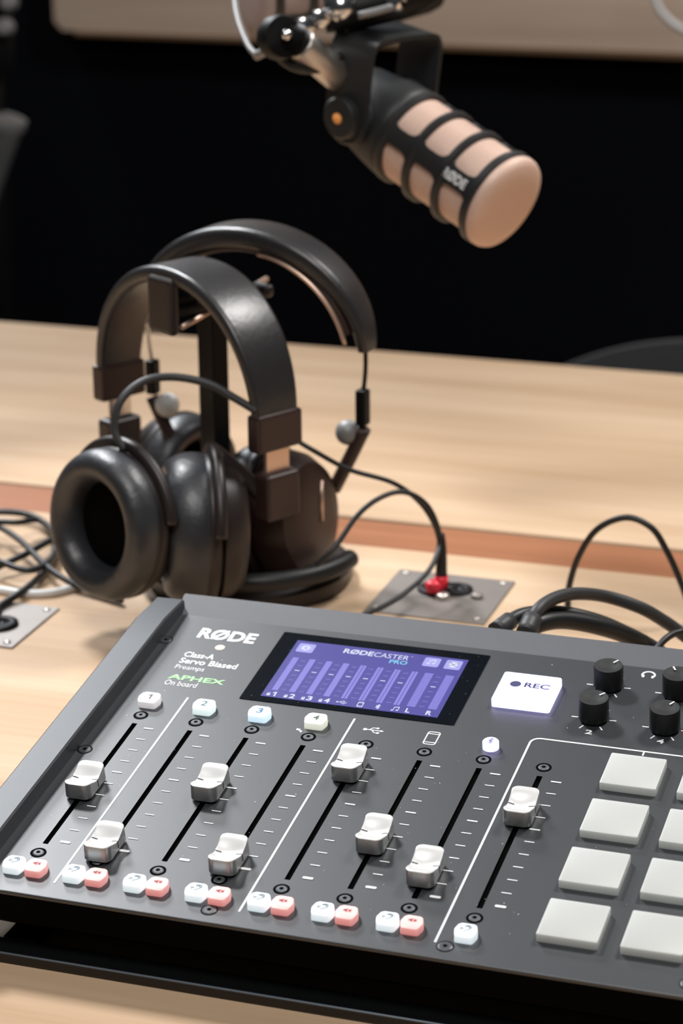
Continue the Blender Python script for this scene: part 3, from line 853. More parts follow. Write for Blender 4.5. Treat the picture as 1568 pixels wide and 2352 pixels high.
on_button(e0, 'ear_symbol', lambda bm: ear_icon(bm, 0.0, 0.045, 0.09, 0.018, 0.125), 'ink_ear')
m0 = hexbutton('mute_button', 0.185, -4.63, 'b_mute', 0.178, 0.165, 'pink red lit button with a mute symbol')
on_button(m0, 'mute_symbol', lambda bm: mute_icon(bm, 0.0, 0.045, 0.085, 0.018, 0.125), 'ink_red')
for i in range(1, 8):
    for src, du in ((e0, -0.185), (m0, 0.185)):
        if i == 7 and src is m0: continue
        c = src.copy(); COL.objects.link(c)
        u = i + du if i < 7 else 7.0
        W = MP @ T((u * A, -4.63 * A, 0)); c.matrix_basis = WM[mx.name].inverted() @ W; WM[c.name] = W
        for ch in list(src.children): copy_tree(ch, c)
# square sound pads
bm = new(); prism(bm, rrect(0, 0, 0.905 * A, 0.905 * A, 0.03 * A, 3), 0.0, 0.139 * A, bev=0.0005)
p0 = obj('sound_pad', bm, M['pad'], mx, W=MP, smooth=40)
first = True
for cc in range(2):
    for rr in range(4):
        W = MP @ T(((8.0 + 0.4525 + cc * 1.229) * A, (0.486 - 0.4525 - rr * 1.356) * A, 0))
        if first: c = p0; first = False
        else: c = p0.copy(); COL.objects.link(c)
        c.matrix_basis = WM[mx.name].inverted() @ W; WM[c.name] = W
# knobs with their printed ticks
def knob_bm():
    bm = new(); r = 0.25 * A; h = 0.42 * A
    lathe(bm, [(r * 0.93, 0.02 * A), (r * 1.01, 0.05 * A), (r, h - 0.02 * A), (r * 0.96, h), (r * 0.72, h - 0.004 * A), (r * 0.5, h - 0.022 * A), (r * 0.25, h - 0.034 * A), (0, h - 0.038 * A)], 48)
    return bm
KN = [(7.455, 2.69, 58), (7.447, 1.62, 50), (8.63, 2.68, 118), (8.645, 1.575, 62), (9.83, 2.69, 90), (9.83, 1.58, 90)]
for i, (u, v, ang) in enumerate(KN):
    W = MP @ T((u * A, v * A, 0))
    k = obj('rotary_knob', knob_bm(), M['knob'], mx, W=W, smooth=40)
    bm = new()
    a = R(ang); hz = 0.424
    ribbon(bm, [(0.12 * math.cos(a), 0.12 * math.sin(a)), (0.235 * math.cos(a), 0.235 * math.sin(a))], 0.028, hz)
    obj('pointer', bm, M['white'], k, W=W, label='white pointer line')
    bm = new()
    for t in (-180, -117, -56, 3, 60, 120):
        t = R(t); ribbon(bm, [(0.265 * math.cos(t), 0.265 * math.sin(t)), (0.375 * math.cos(t), 0.375 * math.sin(t))], 0.024, HP)
    obj('knob_scale_marks', bm, M['white'], mx, W=W)
letters('lettering', '2', 7.40, 7.52, 1.14, 1.27, 'white', 0.025)
letters('lettering', '4', 8.59, 8.71, 1.13, 1.26, 'white', 0.025)

# ------------------------------------------------------------------ headphone stand
FT = Vector((-0.0880, 0.3257, TZ))
L1 = Vector((0.872, -0.490, 0)).normalized()
N1 = Vector((-0.490, -0.872, 0)).normalized()       # towards the front hook
st = empty('headphone_stand', FT, 'black upright headphone stand with a round base, holding two pairs of headphones', 'headphone stand')
bm = new(); lathe(bm, [(0.060, 0), (0.062, 0.003), (0.062, 0.010), (0.058, 0.014), (0.02, 0.016), (0, 0.016)], 64, M4=T(FT + Vector((0.022, -0.004, 0)))); obj('base', bm, M['phone_black'], st, smooth=40)
bm = new()
Wc = axes(FT, (0.80, -0.60, 0), (0.60, 0.80, 0), (0, 0, 1))
box(bm, (-0.0085, -0.0055, 0.012), (0.0085, 0.0055, 0.172), bev=0.0008); obj('column', bm, M['black'], st, W=Wc)
Wh = axes(FT, L1, -N1, (0, 0, 1))
bm = new(); box(bm, (-0.004, -0.038, 0.168), (0.012, 0.034, 0.176), bev=0.003, seg=3); obj('hook_arm', bm, M['black'], st, W=Wh)
for y in (-0.042, 0.036):
    bm = new(); box(bm, (-0.0115 + 0.008, y - 0.0035, 0.160 if y < 0 else 0.168), ((0.0115 if y < 0 else 0.004) + 0.008, y + 0.0035, 0.194 if y < 0 else 0.176), bev=0.003, seg=3); obj('hook_end', bm, M['phone_black'], st, W=Wh)
bm = new(); tube(bm, [(-0.0900, 0.2836, 0.9149), (-0.0839, 0.3366, 0.9168), (-0.0788, 0.3948, 0.9184)], 0.0016, 8, 2); obj('hook_reflection', bm, M['wood_lit_steel'], st, label='thin coppery brace under the hook')  # rod added to draw the wood's reflection on the arm's lower edge

# ------------------------------------------------------------------ headphones
def band_path(a, top, drop, n=40, p=2.25):
    pts = []
    for i in range(n + 1):
        t = math.pi * i / n
        c, s = math.cos(t), math.sin(t)
        x = -a * math.copysign(abs(c) ** (2 / p), c); z = drop + (top - drop) * abs(s) ** (2 / p)
        pts.append((x, z))
    return pts
def strap_profile(w, t, n=6):
    pts = rrect(0, 0, w, t, t * 0.42, n); return pts
def ear_cup(parent, c, nrm, r=0.042, thick=0.022, pad_t=0.020, shell='phone_black', oval=1.06, padm='pleather_soft'):
    """a round cup: pad towards nrm"""
    W = zto(c, nrm)
    bm = new()
    lathe(bm, [(0, -thick), (r * 0.55, -thick), (r * 0.80, -thick * 0.9), (r * 0.93, -thick * 0.6), (r * 0.97, -thick * 0.30), (r * 0.90, -thick * 0.22), (r * 0.90, -thick * 0.10), (r * 1.0, -0.001), (r * 1.0, 0.002), (0, 0.002)], 56, sy=oval, cap=False)
    cup = obj('ear_cup', bm, M[shell], parent, W=W, smooth=40)
    bm = new()
    ri = r * 0.58
    prof = []
    rc = (r * 1.03 + ri) / 2; rw = (r * 1.03 - ri) / 2
    n = 18
    for i in range(n + 1):
        a = math.pi * (1.12 - 1.24 * i / n) if False else math.pi * (-0.15 + 1.30 * i / n)
        prof.append((rc + rw * math.cos(a), 0.003 + max(0.0, pad_t * 0.25) + pad_t * 0.75 * math.sin(a)))
    lathe(bm, prof, 64, sy=oval, cap=False)
    pad = obj('ear_pad', bm, M[padm], cup, W=W, smooth=60)
    bm = new(); lathe(bm, [(ri * 1.06, 0.004), (ri * 0.9, 0.0055), (0, 0.006)], 40, sy=oval, cap=False); obj('driver_cloth', bm, M['cloth'], cup, W=W)
    bm = new(); lathe(bm, [(r * 1.01, -0.0035), (r * 1.035, -0.002), (r * 1.035, 0.0015), (r * 1.01, 0.003)], 56, sy=oval, cap=False); obj('rim', bm, M['grey_metal' if False else 'phone_black'], cup, W=W, smooth=50)
    return cup

# --- front pair
C1 = FT + N1 * 0.024
H1 = empty('headphones', C1, 'black studio headphones on the front hook, ear pad turned towards the viewer', 'headphones', 'headphones on the stand')
def loc1(x, y, z): return C1 + L1 * (x + 0.011) - N1 * y + Vector((0, 0, z))
pp_ = band_path(0.0725, 0.1945, 0.118, 44, 2.1)
bm = new(); sweep(bm, [loc1(x, 0, z) for x, z in pp_], strap_profile(0.038, 0.0085), -N1, scale=lambda t: (0.80 + 0.20 * math.sin(math.pi * t) ** 0.8, 0.75 + 0.35 * math.sin(math.pi * t)))
hb = obj('headband', bm, M['leather'], H1, smooth=60)
# worn marks on top of the band
for s, x in ((-1, -0.0725), (1, 0.0725)):
    bm = new(); box(bm, (-0.0055, -0.0165, 0.0), (0.0055, 0.0165, 0.022), bev=0.002); obj('band_end', bm, M['phone_brown'], H1, W=axes(loc1(x, 0, 0.104), L1, -N1, (0, 0, 1)))
    bm = new(); box(bm, (-0.0012, -0.0085, 0), (0.0012, 0.0085, 0.022), bev=0.0004); obj('slider', bm, M['wood_lit_steel' if s > 0 else 'chrome'], H1, W=axes(loc1(x + s * 0.001, 0.0, 0.086), L1, -N1, (0, 0, 1)), label='bare metal slider of the headband')
    bm = new(); box(bm, (-0.0065, -0.0125, 0), (0.0065, 0.0125, 0.028), bev=0.0025, seg=3); obj('slider_block', bm, M['phone_brown' if s > 0 else 'phone_black'], H1, W=axes(loc1(x + s * 0.001, 0, 0.063), L1, -N1, (0, 0, 1)))
nl = Vector((-0.42, -0.90, 0.09)).normalized()
nr = Vector((-0.88, -0.46, 0.05)).normalized()
CL = Vector((-0.1070, 0.2195, 0.8162)); CRr = Vector((-0.0634, 0.2479, 0.8079))
ear_cup(H1, CL, nl, 0.0400, 0.022, 0.017)
ear_cup(H1, CRr, nr, 0.0400, 0.022, 0.022)
# yokes
def yoke(parent, top, c, nrm, r, m='phone_black', w=0.004, ang=80, oval=1.06):
    W = zto(c, nrm)
    pts = [W @ Vector((r * math.cos(R(90 + s)), r * oval * math.sin(R(90 + s)), -0.003)) for s in range(-ang, ang + 1, 10)]
    bm = new(); tube(bm, pts, w, 8, 3)
    tube(bm, [pts[len(pts) // 2], (pts[len(pts) // 2] + Vector(top)) / 2 + Vector((0, 0, 0.002)), top], w * 1.2, 8, 4)
    return obj('yoke', bm, M[m], parent)
yoke(H1, loc1(-0.074, 0, 0.066), CL, nl, 0.043)
yoke(H1, loc1(0.074, 0, 0.065), CRr, nr, 0.043)
# cable between the cups, arching over
bm = new(); tube(bm, [(-0.1010, 0.2204, 0.8591), (-0.1075, 0.2225, 0.8706), (-0.1053, 0.2286, 0.8855), (-0.0962, 0.2404, 0.8942), (-0.0821, 0.2511, 0.8949), (-0.0631, 0.2561, 0.8910), (-0.0466, 0.2537, 0.8846), (-0.0326, 0.2508, 0.8790)], 0.0023, 10); obj('link_cable', bm, M['cable_grey'], H1)
# --- rear pair
L2 = Vector((0.985, -0.175, 0)).normalized(); N2 = Vector((-0.175, -0.985, 0)).normalized()
C2 = FT - N1 * 0.030 + Vector((0.004, 0.0, 0))
H2 = empty('headphones', C2, 'black headphones on the rear hook with a brown tinted cup and thin wire slider', 'headphones', 'headphones on the stand')
def loc2(x, y, z): return C2 + L2 * x - N2 * y + Vector((0, 0, z))
pp_ = band_path(0.0765, 0.206, 0.144, 44, 2.0)
bm = new(); sweep(bm, [loc2(x - 0.0025, 0, z) for x, z in pp_], strap_profile(0.030, 0.011), -N2, scale=lambda t: (0.45 + 0.55 * math.sin(math.pi * t) ** 0.7, 0.6 + 0.5 * math.sin(math.pi * t)))
obj('headband', bm, M['leather'], H2, smooth=60)
bm = new(); sweep(bm, [loc2(x * 0.93 - 0.0025, 0, z - 0.007) for x, z in pp_[4:-4]], strap_profile(0.020, 0.004), -N2); obj('band_pad', bm, M['phone_brown'], H2, smooth=60, label='reddish padding under the headband')
sp = pp_[24:-3]
bm = new(); tube(bm, [loc2(x * 0.90 - 0.0025, -0.010, z - 0.0085) for x, z in sp], 0.0013, 8, 1); obj('spring_arch', bm, M['wood_lit_steel'], H2, label='coppery spring strip inside the rear headband')
for s in (-1, 1):
    xx = -0.0025 + s * 0.0755
    bm = new(); tube(bm, [loc2(xx, 0, 0.150), loc2(xx, 0, 0.132), loc2(xx - s * 0.002, 0, 0.115)], 0.0014, 8, 4); obj('slider_wire', bm, M['chrome' if s < 0 else 'black'], H2)
    bm = new(); box(bm, (-0.0035, -0.004, 0), (0.0035, 0.004, 0.022), bev=0.0015); obj('wire_clamp', bm, M['black'], H2, W=axes(loc2(xx - s * 0.002, 0, 0.098), L2, -N2, (0, 0, 1)))
    bm = new(); lathe(bm, [(0, -0.0075), (0.005, -0.006), (0.0075, -0.002), (0.0075, 0.002), (0.005, 0.006), (0, 0.0075)], 20, M4=zto(loc2(xx - s * 0.012, 0, 0.092), (0, -1, 0.2)), cap=False); obj('hinge', bm, M['cable_white' if s < 0 else 'grey_metal'], H2, smooth=50)
    bm = new(); tube(bm, [loc2(xx - s * 0.001, 0, 0.096), loc2(xx - s * 0.010, 0.0, 0.078), loc2(xx - s * 0.022, 0, 0.055)], 0.0042, 10, 4); obj('cup_arm', bm, M['phone_brown'], H2)
n2r = Vector((-0.94, 0.10, 0.10)).normalized()
c2r = Vector((-0.0480, 0.3156, 0.7954)); c2l = Vector((-0.1365, 0.3847, 0.7913))
cp = ear_cup(H2, c2r, Vector((-0.96, 0.24, -0.10)).normalized(), 0.0365, 0.030, 0.018, 'phone_brown', 1.12)
bm = new()
Wx = zto(c2r, Vector((-0.96, 0.24, -0.10)).normalized())
tube(bm, [Wx @ Vector((-0.010, 0.020, -0.0302)), Wx @ Vector((-0.006, -0.004, -0.0302))], 0.0011, 8, 2); obj('trim_line', bm, M['wood_lit_steel'], cp, label='pale line on the brown cup')
ear_cup(H2, c2l, Vector((0.9, -0.42, 0)).normalized(), 0.036, 0.022, 0.018)

# ------------------------------------------------------------------ cables
def cable(label, pts, r, m='cable', group=None, sub=10, plug=None):
    bm = new(); tube(bm, pts, r, 12, sub)
    o = obj('cable', bm, M[m]); return tag(o, label, 'cable', group)
# headphone lead ending in the red-ringed plug
hc1 = cable('thin black headphone lead arching from the headset to the red ringed plug', [(-0.0263, 0.2883, 0.8536), (-0.0132, 0.2900, 0.8459), (0.0039, 0.3020, 0.8324), (0.0257, 0.3166, 0.8218), (0.0384, 0.3272, 0.8083), (0.0463, 0.3324, 0.7938), (0.0504, 0.3323, 0.7806), (0.0518, 0.3312, 0.7702)], 0.0015)
bm = new(); tube(bm, [(0.0508, 0.3326, 0.7874), (0.0516, 0.3318, 0.7782), (0.0521, 0.3292, 0.7613)], 0.0034, 12, 4, radii=lambda t: 0.0022 + 0.0014 * t); obj('plug_boot', bm, M['cable'], hc1)
bm = new(); tube(bm, [(0.0521, 0.3294, 0.7620), (0.0522, 0.3289, 0.7545)], 0.0040, 16, 2); obj('plug_ring', bm, M['red'], hc1, label='bright red ring of the plug')
bm = new(); tube(bm, [(0.0522, 0.3289, 0.7545), (0.0526, 0.3288, 0.7507)], 0.0028, 16, 2); obj('plug_tip', bm, M['steel'], hc1)
hc2 = cable('black headphone lead looping from the stand base over to the small red capped plug', [(-0.0026, 0.2607, 0.7866), (0.0070, 0.2678, 0.7970), (0.0142, 0.2861, 0.8101), (0.0222, 0.3023, 0.8162), (0.0322, 0.3169, 0.8165), (0.0430, 0.3253, 0.8081), (0.0494, 0.3290, 0.7939), (0.0508, 0.3290, 0.7804), (0.0510, 0.3074, 0.7731), (0.0431, 0.2854, 0.7661), (0.0362, 0.2657, 0.7643), (0.0312, 0.2529, 0.7645), (0.0240, 0.2392, 0.7643)], 0.0016)
bm = new(); lathe(bm, [(0.0048, 0), (0.0048, 0.005), (0.003, 0.0065), (0, 0.0065)], 24, M4=T((0.0485, 0.3250, TZ + 0.0034))); 
cap = obj('plug_cap', bm, M['red_led']); tag(cap, 'small round red plug cap sitting in the metal socket plate', 'plug')
# curled lead at the stand base
pts = []
for i in range(80):
    t = i / 79; a = R(-155 + 150 * t)
    base = FT + Vector((0.022, -0.004, 0.022)) + Vector((0.066 * math.cos(a), 0.066 * math.sin(a), 0))
    pts.append(base + Vector((0, 0, 0.0012 * 0)) + Vector((math.cos(a), math.sin(a), 0)) * 0.0012 * 0)
bm = new(); tube(bm, pts, 0.0056, 14, 2); cc = obj('coiled_cable', bm, M['cable']); tag(cc, 'thick black lead curled around the headphone stand base', 'cable')
# arching cable on the right
cable('tall black cable arching up behind the mixer on the right', [(0.1301, 0.3250, 0.7504), (0.1308, 0.3250, 0.7660), (0.1363, 0.3250, 0.7854), (0.1467, 0.3250, 0.8025), (0.1630, 0.3250, 0.8111), (0.1778, 0.3250, 0.8065), (0.1875, 0.3250, 0.7927), (0.1967, 0.3250, 0.7733), (0.2062, 0.3250, 0.7489), (0.2176, 0.2964, 0.7520), (0.23, 0.35, 0.752), (0.33, 0.36, 0.752)], 0.0019)
c3 = cable('thick dark grey cable looping to the right from the rear of the mixer', [(0.1557, 0.1280, 0.8169), (0.1583, 0.1350, 0.8241), (0.1620, 0.1500, 0.8253), (0.1692, 0.1700, 0.8221), (0.1813, 0.1900, 0.8146), (0.1978, 0.2000, 0.8065), (0.2099, 0.2100, 0.7958), (0.2295, 0.2200, 0.7794), (0.27, 0.235, 0.7600), (0.33, 0.25, 0.7536), (0.40, 0.23, 0.7536)], 0.0034, 'cable_grey')
bm = new(); tube(bm, [(0.1564, 0.1200, 0.8172), (0.1569, 0.1320, 0.8211)], 0.0052, 14, 3); obj('plug', bm, M['cable_grey'], c3)
c4 = cable('dark cable from the left rear plug passing under the thick grey loop', [(0.1418, 0.1280, 0.8153), (0.1462, 0.1350, 0.8188), (0.1520, 0.1450, 0.8189), (0.1620, 0.1600, 0.8149), (0.1757, 0.1700, 0.8099), (0.1908, 0.1800, 0.8013), (0.2120, 0.1900, 0.7866), (0.25, 0.19, 0.760), (0.32, 0.18, 0.7537)], 0.0036, 'cable')
bm = new(); tube(bm, [(0.1412, 0.1200, 0.8173), (0.1452, 0.1320, 0.8188)], 0.0048, 14, 3); obj('plug', bm, M['cable_grey'], c4)
cable('black cable lying low behind the mixer, lowest of the bundle', [(0.1536, 0.1260, 0.8151), (0.1602, 0.1350, 0.8180), (0.1701, 0.1500, 0.8151), (0.1848, 0.1650, 0.8076), (0.1977, 0.1800, 0.7973), (0.2121, 0.1900, 0.7842), (0.26, 0.16, 0.7600), (0.33, 0.15, 0.7548)], 0.0046, 'cable')
cable('thin black cable curving up at the right edge behind the mixer', [(0.2151, 0.1500, 0.8027), (0.2191, 0.1600, 0.8069), (0.2243, 0.1700, 0.8074), (0.2359, 0.1800, 0.8054), (0.25, 0.20, 0.757), (0.30, 0.21, 0.752)], 0.0018)
# coil on the left
cable('black cable looping widest over the tabletop at the left edge', [(-0.2722, 0.3634, 0.7570), (-0.2548, 0.3723, 0.7570), (-0.2368, 0.3735, 0.7560), (-0.2167, 0.3579, 0.7550), (-0.1988, 0.3296, 0.7540), (-0.1881, 0.2948, 0.7530), (-0.1833, 0.2541, 0.7550), (-0.1879, 0.2282, 0.7530), (-0.1877, 0.1937, 0.7530), (-0.30, 0.20, 0.7525), (-0.40, 0.25, 0.7525)], 0.0023)
cable('black cable crossing the left loop and rising towards the headphones', [(-0.2218, 0.2621, 0.7540), (-0.2129, 0.2800, 0.7570), (-0.2045, 0.2994, 0.7590), (-0.2028, 0.3322, 0.7570), (-0.2002, 0.3603, 0.7550), (-0.1917, 0.3819, 0.7530)], 0.0022)
cable('dark grey cable crossing under the left loop towards the mixer', [(-0.2623, 0.3441, 0.7600), (-0.2387, 0.3335, 0.7610), (-0.2139, 0.3131, 0.7610), (-0.1896, 0.2894, 0.7590), (-0.1694, 0.2736, 0.7570), (-0.1494, 0.2669, 0.7530), (-0.1226, 0.2570, 0.7530)], 0.0020, 'cable_grey')
cable('black cable folded inside the loop at the far left', [(-0.2471, 0.3140, 0.7630), (-0.2418, 0.3340, 0.7640), (-0.2286, 0.3380, 0.7640), (-0.2210, 0.3536, 0.7610), (-0.2033, 0.3360, 0.7600), (-0.1865, 0.2984, 0.7590), (-0.1882, 0.2712, 0.7600), (-0.2100, 0.2747, 0.7620), (-0.2358, 0.2911, 0.7620)], 0.0020)
cable('white cable lying on the tabletop left of the headphones', [(-0.2169, 0.2521, 0.7520), (-0.2006, 0.2540, 0.7520), (-0.1830, 0.2533, 0.7520), (-0.1687, 0.2592, 0.7520), (-0.1580, 0.2731, 0.7520), (-0.1443, 0.2873, 0.7520), (-0.1256, 0.2969, 0.7520)], 0.0026, 'cable_white')

# ------------------------------------------------------------------ microphones
def microphone(W, grille, label):
    m = empty('microphone', (0, 0, 0), label, 'microphone', W=W)
    bm = new()
    lathe(bm, [(0, 0.0), (0.018, 0.0), (0.0235, 0.003), (0.0262, 0.010), (0.0285, 0.024), (0.0308, 0.036), (0.0322, 0.046), (0.0325, 0.051), (0.0312, 0.053), (0.029, 0.053), (0, 0.053)], 64, cap=False)
    obj('body', bm, M['mic_black'], m, W=W, smooth=40)
    bm = new(); lathe(bm, [(0.0094, -0.012), (0.0094, 0.001)], 32); obj('connector', bm, M['steel'], m, W=W, smooth=40)
    # grille: mesh tube and domed front
    bm = new()
    prof = [(0.0296, 0.052), (0.0296, 0.128)] + [(0.0302 * math.cos(R(a)) ** 0.7 if a < 90 else 0.0, 0.130 + 0.006 * math.sin(R(a))) for a in ()] + [(0.0300, 0.1295), (0.0320, 0.1310), (0.0326, 0.1330), (0.0324, 0.1350), (0.0312, 0.1372), (0.0280, 0.1388), (0.020, 0.1400), (0.010, 0.1405), (0, 0.1407)]
    prof = [(max(r, 0.0), z) for r, z in prof]
    lathe(bm, prof, 72, uv=True, cap=False)
    g = obj('grille', bm, grille, m, W=W, smooth=50)
    # cage: three rings and three bars
    bm = new()
    for z, w in ((0.0545, 0.0062), (0.0785, 0.0055), (0.1035, 0.0055), (0.1285, 0.0068)):
        lathe(bm, [(0.0290, z - w / 2), (0.0318, z - w / 2), (0.0332, z - w / 4), (0.0332, z + w / 4), (0.0318, z + w / 2), (0.0290, z + w / 2), (0.0290, z - w / 2)], 64, cap=False)
    for k in range(3):
        a0 = k * 120; rows = []
        for i in range(7):
            a = R(a0 - 11 + 22 * i / 6)
            rows.append([bm.verts.new((r * math.cos(a), r * math.sin(a), z)) for r, z in ((0.0292, 0.052), (0.0324, 0.052), (0.0324, 0.129), (0.0292, 0.129))])
        for a_, b_ in zip(rows, rows[1:]):
            for q in range(4): bm.faces.new((a_[q], a_[(q + 1) % 4], b_[(q + 1) % 4], b_[q]))
        bm.faces.new(rows[0]); bm.faces.new(rows[-1][::-1])
        for z in (0.0545, 0.0785, 0.1035, 0.1285):      # fillets where bars meet rings
            for sgn in (-1, 1):
                for s2 in (-1, 1):
                    aa = a0 + sgn * 10.5; t = [(aa, z + s2 * 0.002), (aa + sgn * 8, z + s2 * 0.002), (aa + sgn * 2.2, z + s2 * 0.0045), (aa, z + s2 * 0.009)]
                    if 0.05 < z + s2 * 0.009 < 0.132:
                        v = [bm.verts.new((r * math.cos(R(a)), r * math.sin(R(a)), zz)) for r in (0.0292, 0.0321) for a, zz in t]
                        bm.faces.new(v[:4]); bm.faces.new(v[4:])
                        for q in range(4): bm.faces.new((v[q], v[(q + 1) % 4], v[4 + (q + 1) % 4], v[4 + q]))
    cg = obj('grille_cage', bm, M['mic_brown'], m, W=W, smooth=35)
    return m, cg
def camvec(x, y, z):      # a direction given across, down and away from the viewer
    return Vector((0.94842803 * x + 0.09456952 * y - 0.30255722 * z, 0.31683221 * x - 0.31315711 * y + 0.89529323 * z, -0.01008049 * x - 0.94498107 * y - 0.32696965 * z))
ax = camvec(0.69, 0.56, -0.455).normalized()
tv = camvec(-0.353, -0.286, -0.891).normalized()
nlv = camvec(-0.629, 0.777, 0).normalized()
front = Vector((0.0557, 0.4408, 0.9657))
base = front - ax * 0.1310
bx = (tv * math.cos(R(18)) + nlv * math.sin(R(18))).normalized()
Wm = axes(base, bx * 0.945, ax.cross(bx) * 0.945, ax)
mic1, cage1 = microphone(Wm, M['grille'], 'black dynamic microphone with pale woven grille hanging over the table')
b, (x0, x1, y0, y1) = text_bm('RØDE', 0.04)
for v in b.verts:
    s = (v.co.x - x0) / (x1 - x0); t = (v.co.y - y0) / (y1 - y0)
    z = 0.1045 + 0.0185 * s; yy = 0.0042 - 0.0084 * t if False else (0.0035 - 0.0070 * t)
    v.co = Vector((math.sqrt(0.0327 ** 2 - yy * yy), -yy if False else yy, z))
obj('brand_lettering', b, M['white'], cage1, W=Wm)
# yoke bracket
pv = (tv * 0.815 + nlv * 0.58).normalized()
dv = camvec(0.14, -0.906, -0.398); dv = (dv - pv * dv.dot(pv)).normalized()
q = pv.cross(dv).normalized()
pc = base + ax * 0.0275
def br(p, d, qq=0): return pc + pv * p + dv * d + q * qq
path = [br(0.0335, -0.003), br(0.0335, 0.02), br(0.0335, 0.042), br(0.0315, 0.049), br(0.025, 0.053), br(0.0, 0.054), br(-0.025, 0.053), br(-0.0315, 0.049), br(-0.0335, 0.042), br(-0.0335, 0.02), br(-0.0335, -0.003)]
bm = new(); sweep(bm, spline(path, 5), [(-0.0165, -0.0015), (0.0165, -0.0015), (0.0165, 0.0015), (-0.0165, 0.0015)], q)
yk = obj('yoke', bm, M['mic_black'], mic1, smooth=35)
for s in (1, -1):
    bm = new(); lathe(bm, [(0.0130, -0.004), (0.0130, 0.0045), (0.0118, 0.006), (0.004, 0.0064), (0, 0.0064)], 40, M4=zto(br(s * 0.0345, 0.003), pv * s)); kb = obj('pivot_knob', bm, M['mic_black'], mic1, smooth=40)
    bm = new(); lathe(bm, [(0.0032, 0), (0.0032, 0.0006), (0, 0.0008)], 24, M4=zto(br(s * 0.0410, 0.003), pv * s)); obj('orange_dot', bm, M['orange'], kb)
    bm = new(); lathe(bm, [(0.0175, -0.0065), (0.0175, -0.001), (0.0160, 0.0005), (0, 0.0005)], 40, M4=zto(br(s * 0.0330, 0.003), pv * s)); obj('pivot_boss', bm, M['mic_black'], mic1, smooth=40)
ad0 = Vector((-0.0644, 0.4230, 1.0589)); ad1 = Vector((-0.0472, 0.4620, 1.0274))
bm = new(); lathe(bm, [(0.0100, 0), (0.0108, 0.002), (0.0108, (ad1 - ad0).length - 0.016), (0.0070, (ad1 - ad0).length)], 8, M4=zto(ad0, ad1 - ad0)); obj('thread_adapter', bm, M['steel'], mic1, label='silver faceted thread adapter')

# boom arm that carries the front microphone
j0 = Vector((-0.0742, 0.4157, 1.0632))
arm = empty('boom_arm', j0, 'black microphone boom arm with silver bolts reaching in from above', 'boom arm')
bm = new()
for k in range(7):
    t0 = j0 + (ad0 - j0) * (0.15 + 0.125 * k)
    lathe(bm, [(0.0088, -0.0012), (0.0102, 0), (0.0088, 0.0012)], 24, M4=zto(t0, ad0 - j0))
tube(bm, [j0 + (ad0 - j0) * 0.05, ad0 + (ad1 - ad0) * 0.08], 0.0085, 20, 3)
obj('threaded_joint', bm, M['black'], arm, smooth=40)
bm = new(); lathe(bm, [(0.0125, -0.006), (0.0135, -0.003), (0.0135, 0.003), (0.0125, 0.006)], 32, M4=zto(j0 + camvec(-0.001, 0.001, 0), camvec(0.5, 0.1, -0.85))); kn = obj('joint_knuckle', bm, M['black'], arm, smooth=40)
bm = new(); lathe(bm, [(0.0032, 0), (0.0032, 0.003), (0, 0.004)], 20, M4=zto(j0 + camvec(0.003, 0.001, -0.008), camvec(0.3, 0.1, -0.95))); obj('bolt', bm, M['chrome'], kn, label='bright steel bolt')
lk = [(-0.0736, 0.4219, 1.0642), (-0.0645, 0.4316, 1.0671), (-0.0579, 0.4408, 1.0708), (-0.0525, 0.4497, 1.0751)]
for i in range(3):
    a_, b_ = Vector(lk[i]), Vector(lk[i + 1])
    bm = new(); tube(bm, [a_, b_], 0.0036, 12, 2); lathe(bm, [(0, -0.006), (0.0055, -0.003), (0.0055, 0.003), (0, 0.006)], 20, M4=zto(b_, camvec(0.2, 0.3, -0.9)), cap=False); obj('steel_link', bm, M['chrome'], arm, smooth=40)
lb = []
for i, (p, r_) in enumerate((((-0.0451, 0.4421, 1.0778), 0.0075), ((-0.0163, 0.4583, 1.0803), 0.0060))):
    bm = new(); lathe(bm, [(r_ * 1.2, -0.006), (r_ * 1.2, -0.002), (r_, 0.0), (r_ * 0.95, 0.004), (r_ * 0.6, 0.0065), (0, 0.007)], 28, M4=zto(p, camvec(-0.1, 0.2, -0.97))); obj('bolt', bm, M['chrome'], arm, smooth=40, label='large domed steel bolt head')
bm = new(); tube(bm, [(-0.0606, 0.4570, 1.0718), (-0.0493, 0.4612, 1.0729), (-0.0320, 0.4682, 1.0760), (-0.0178, 0.4856, 1.0801), (-0.0044, 0.5162, 1.0901)], 0.0125, 14, 5); obj('clamp_body', bm, M['black'], arm, smooth=50)
bm = new(); tube(bm, [(-0.0417, 0.4723, 1.0810), (-0.0454, 0.4758, 1.1094), (0.25, 0.46, 1.27), (0.50, 0.62, 1.47), (0.80, 0.74, 1.42), (0.95, 0.80, 1.20), (0.95, 0.80, TZ + 0.02)], 0.010, 14, 8)
lathe(bm, [(0.03, 0), (0.03, 0.02), (0.014, 0.03), (0.014, 0.05)], 32, M4=T((0.95, 0.80, TZ))); obj('arm_tube', bm, M['black'], arm)
bm = new(); tube(bm, [(-0.0340, 0.4418, 1.0730), (-0.0236, 0.4462, 1.0754), (-0.0157, 0.4519, 1.0775)], 0.0024, 10, 3); obj('clamp_bar', bm, M['grey_metal'], arm)
bm = new(); tube(bm, [(-0.0800, 0.4214, 1.0596), (-0.0772, 0.4194, 1.0514), (-0.0693, 0.4218, 1.0448), (-0.0607, 0.4293, 1.0419), (-0.0530, 0.4379, 1.0431), (-0.0469, 0.4532, 1.0490), (-0.0459, 0.4591, 1.0641)], 0.0034, 12, 6); cb = obj('cable', bm, M['cable']); tag(cb, 'dark cable sagging below the silver adapter of the boom arm', 'cable')
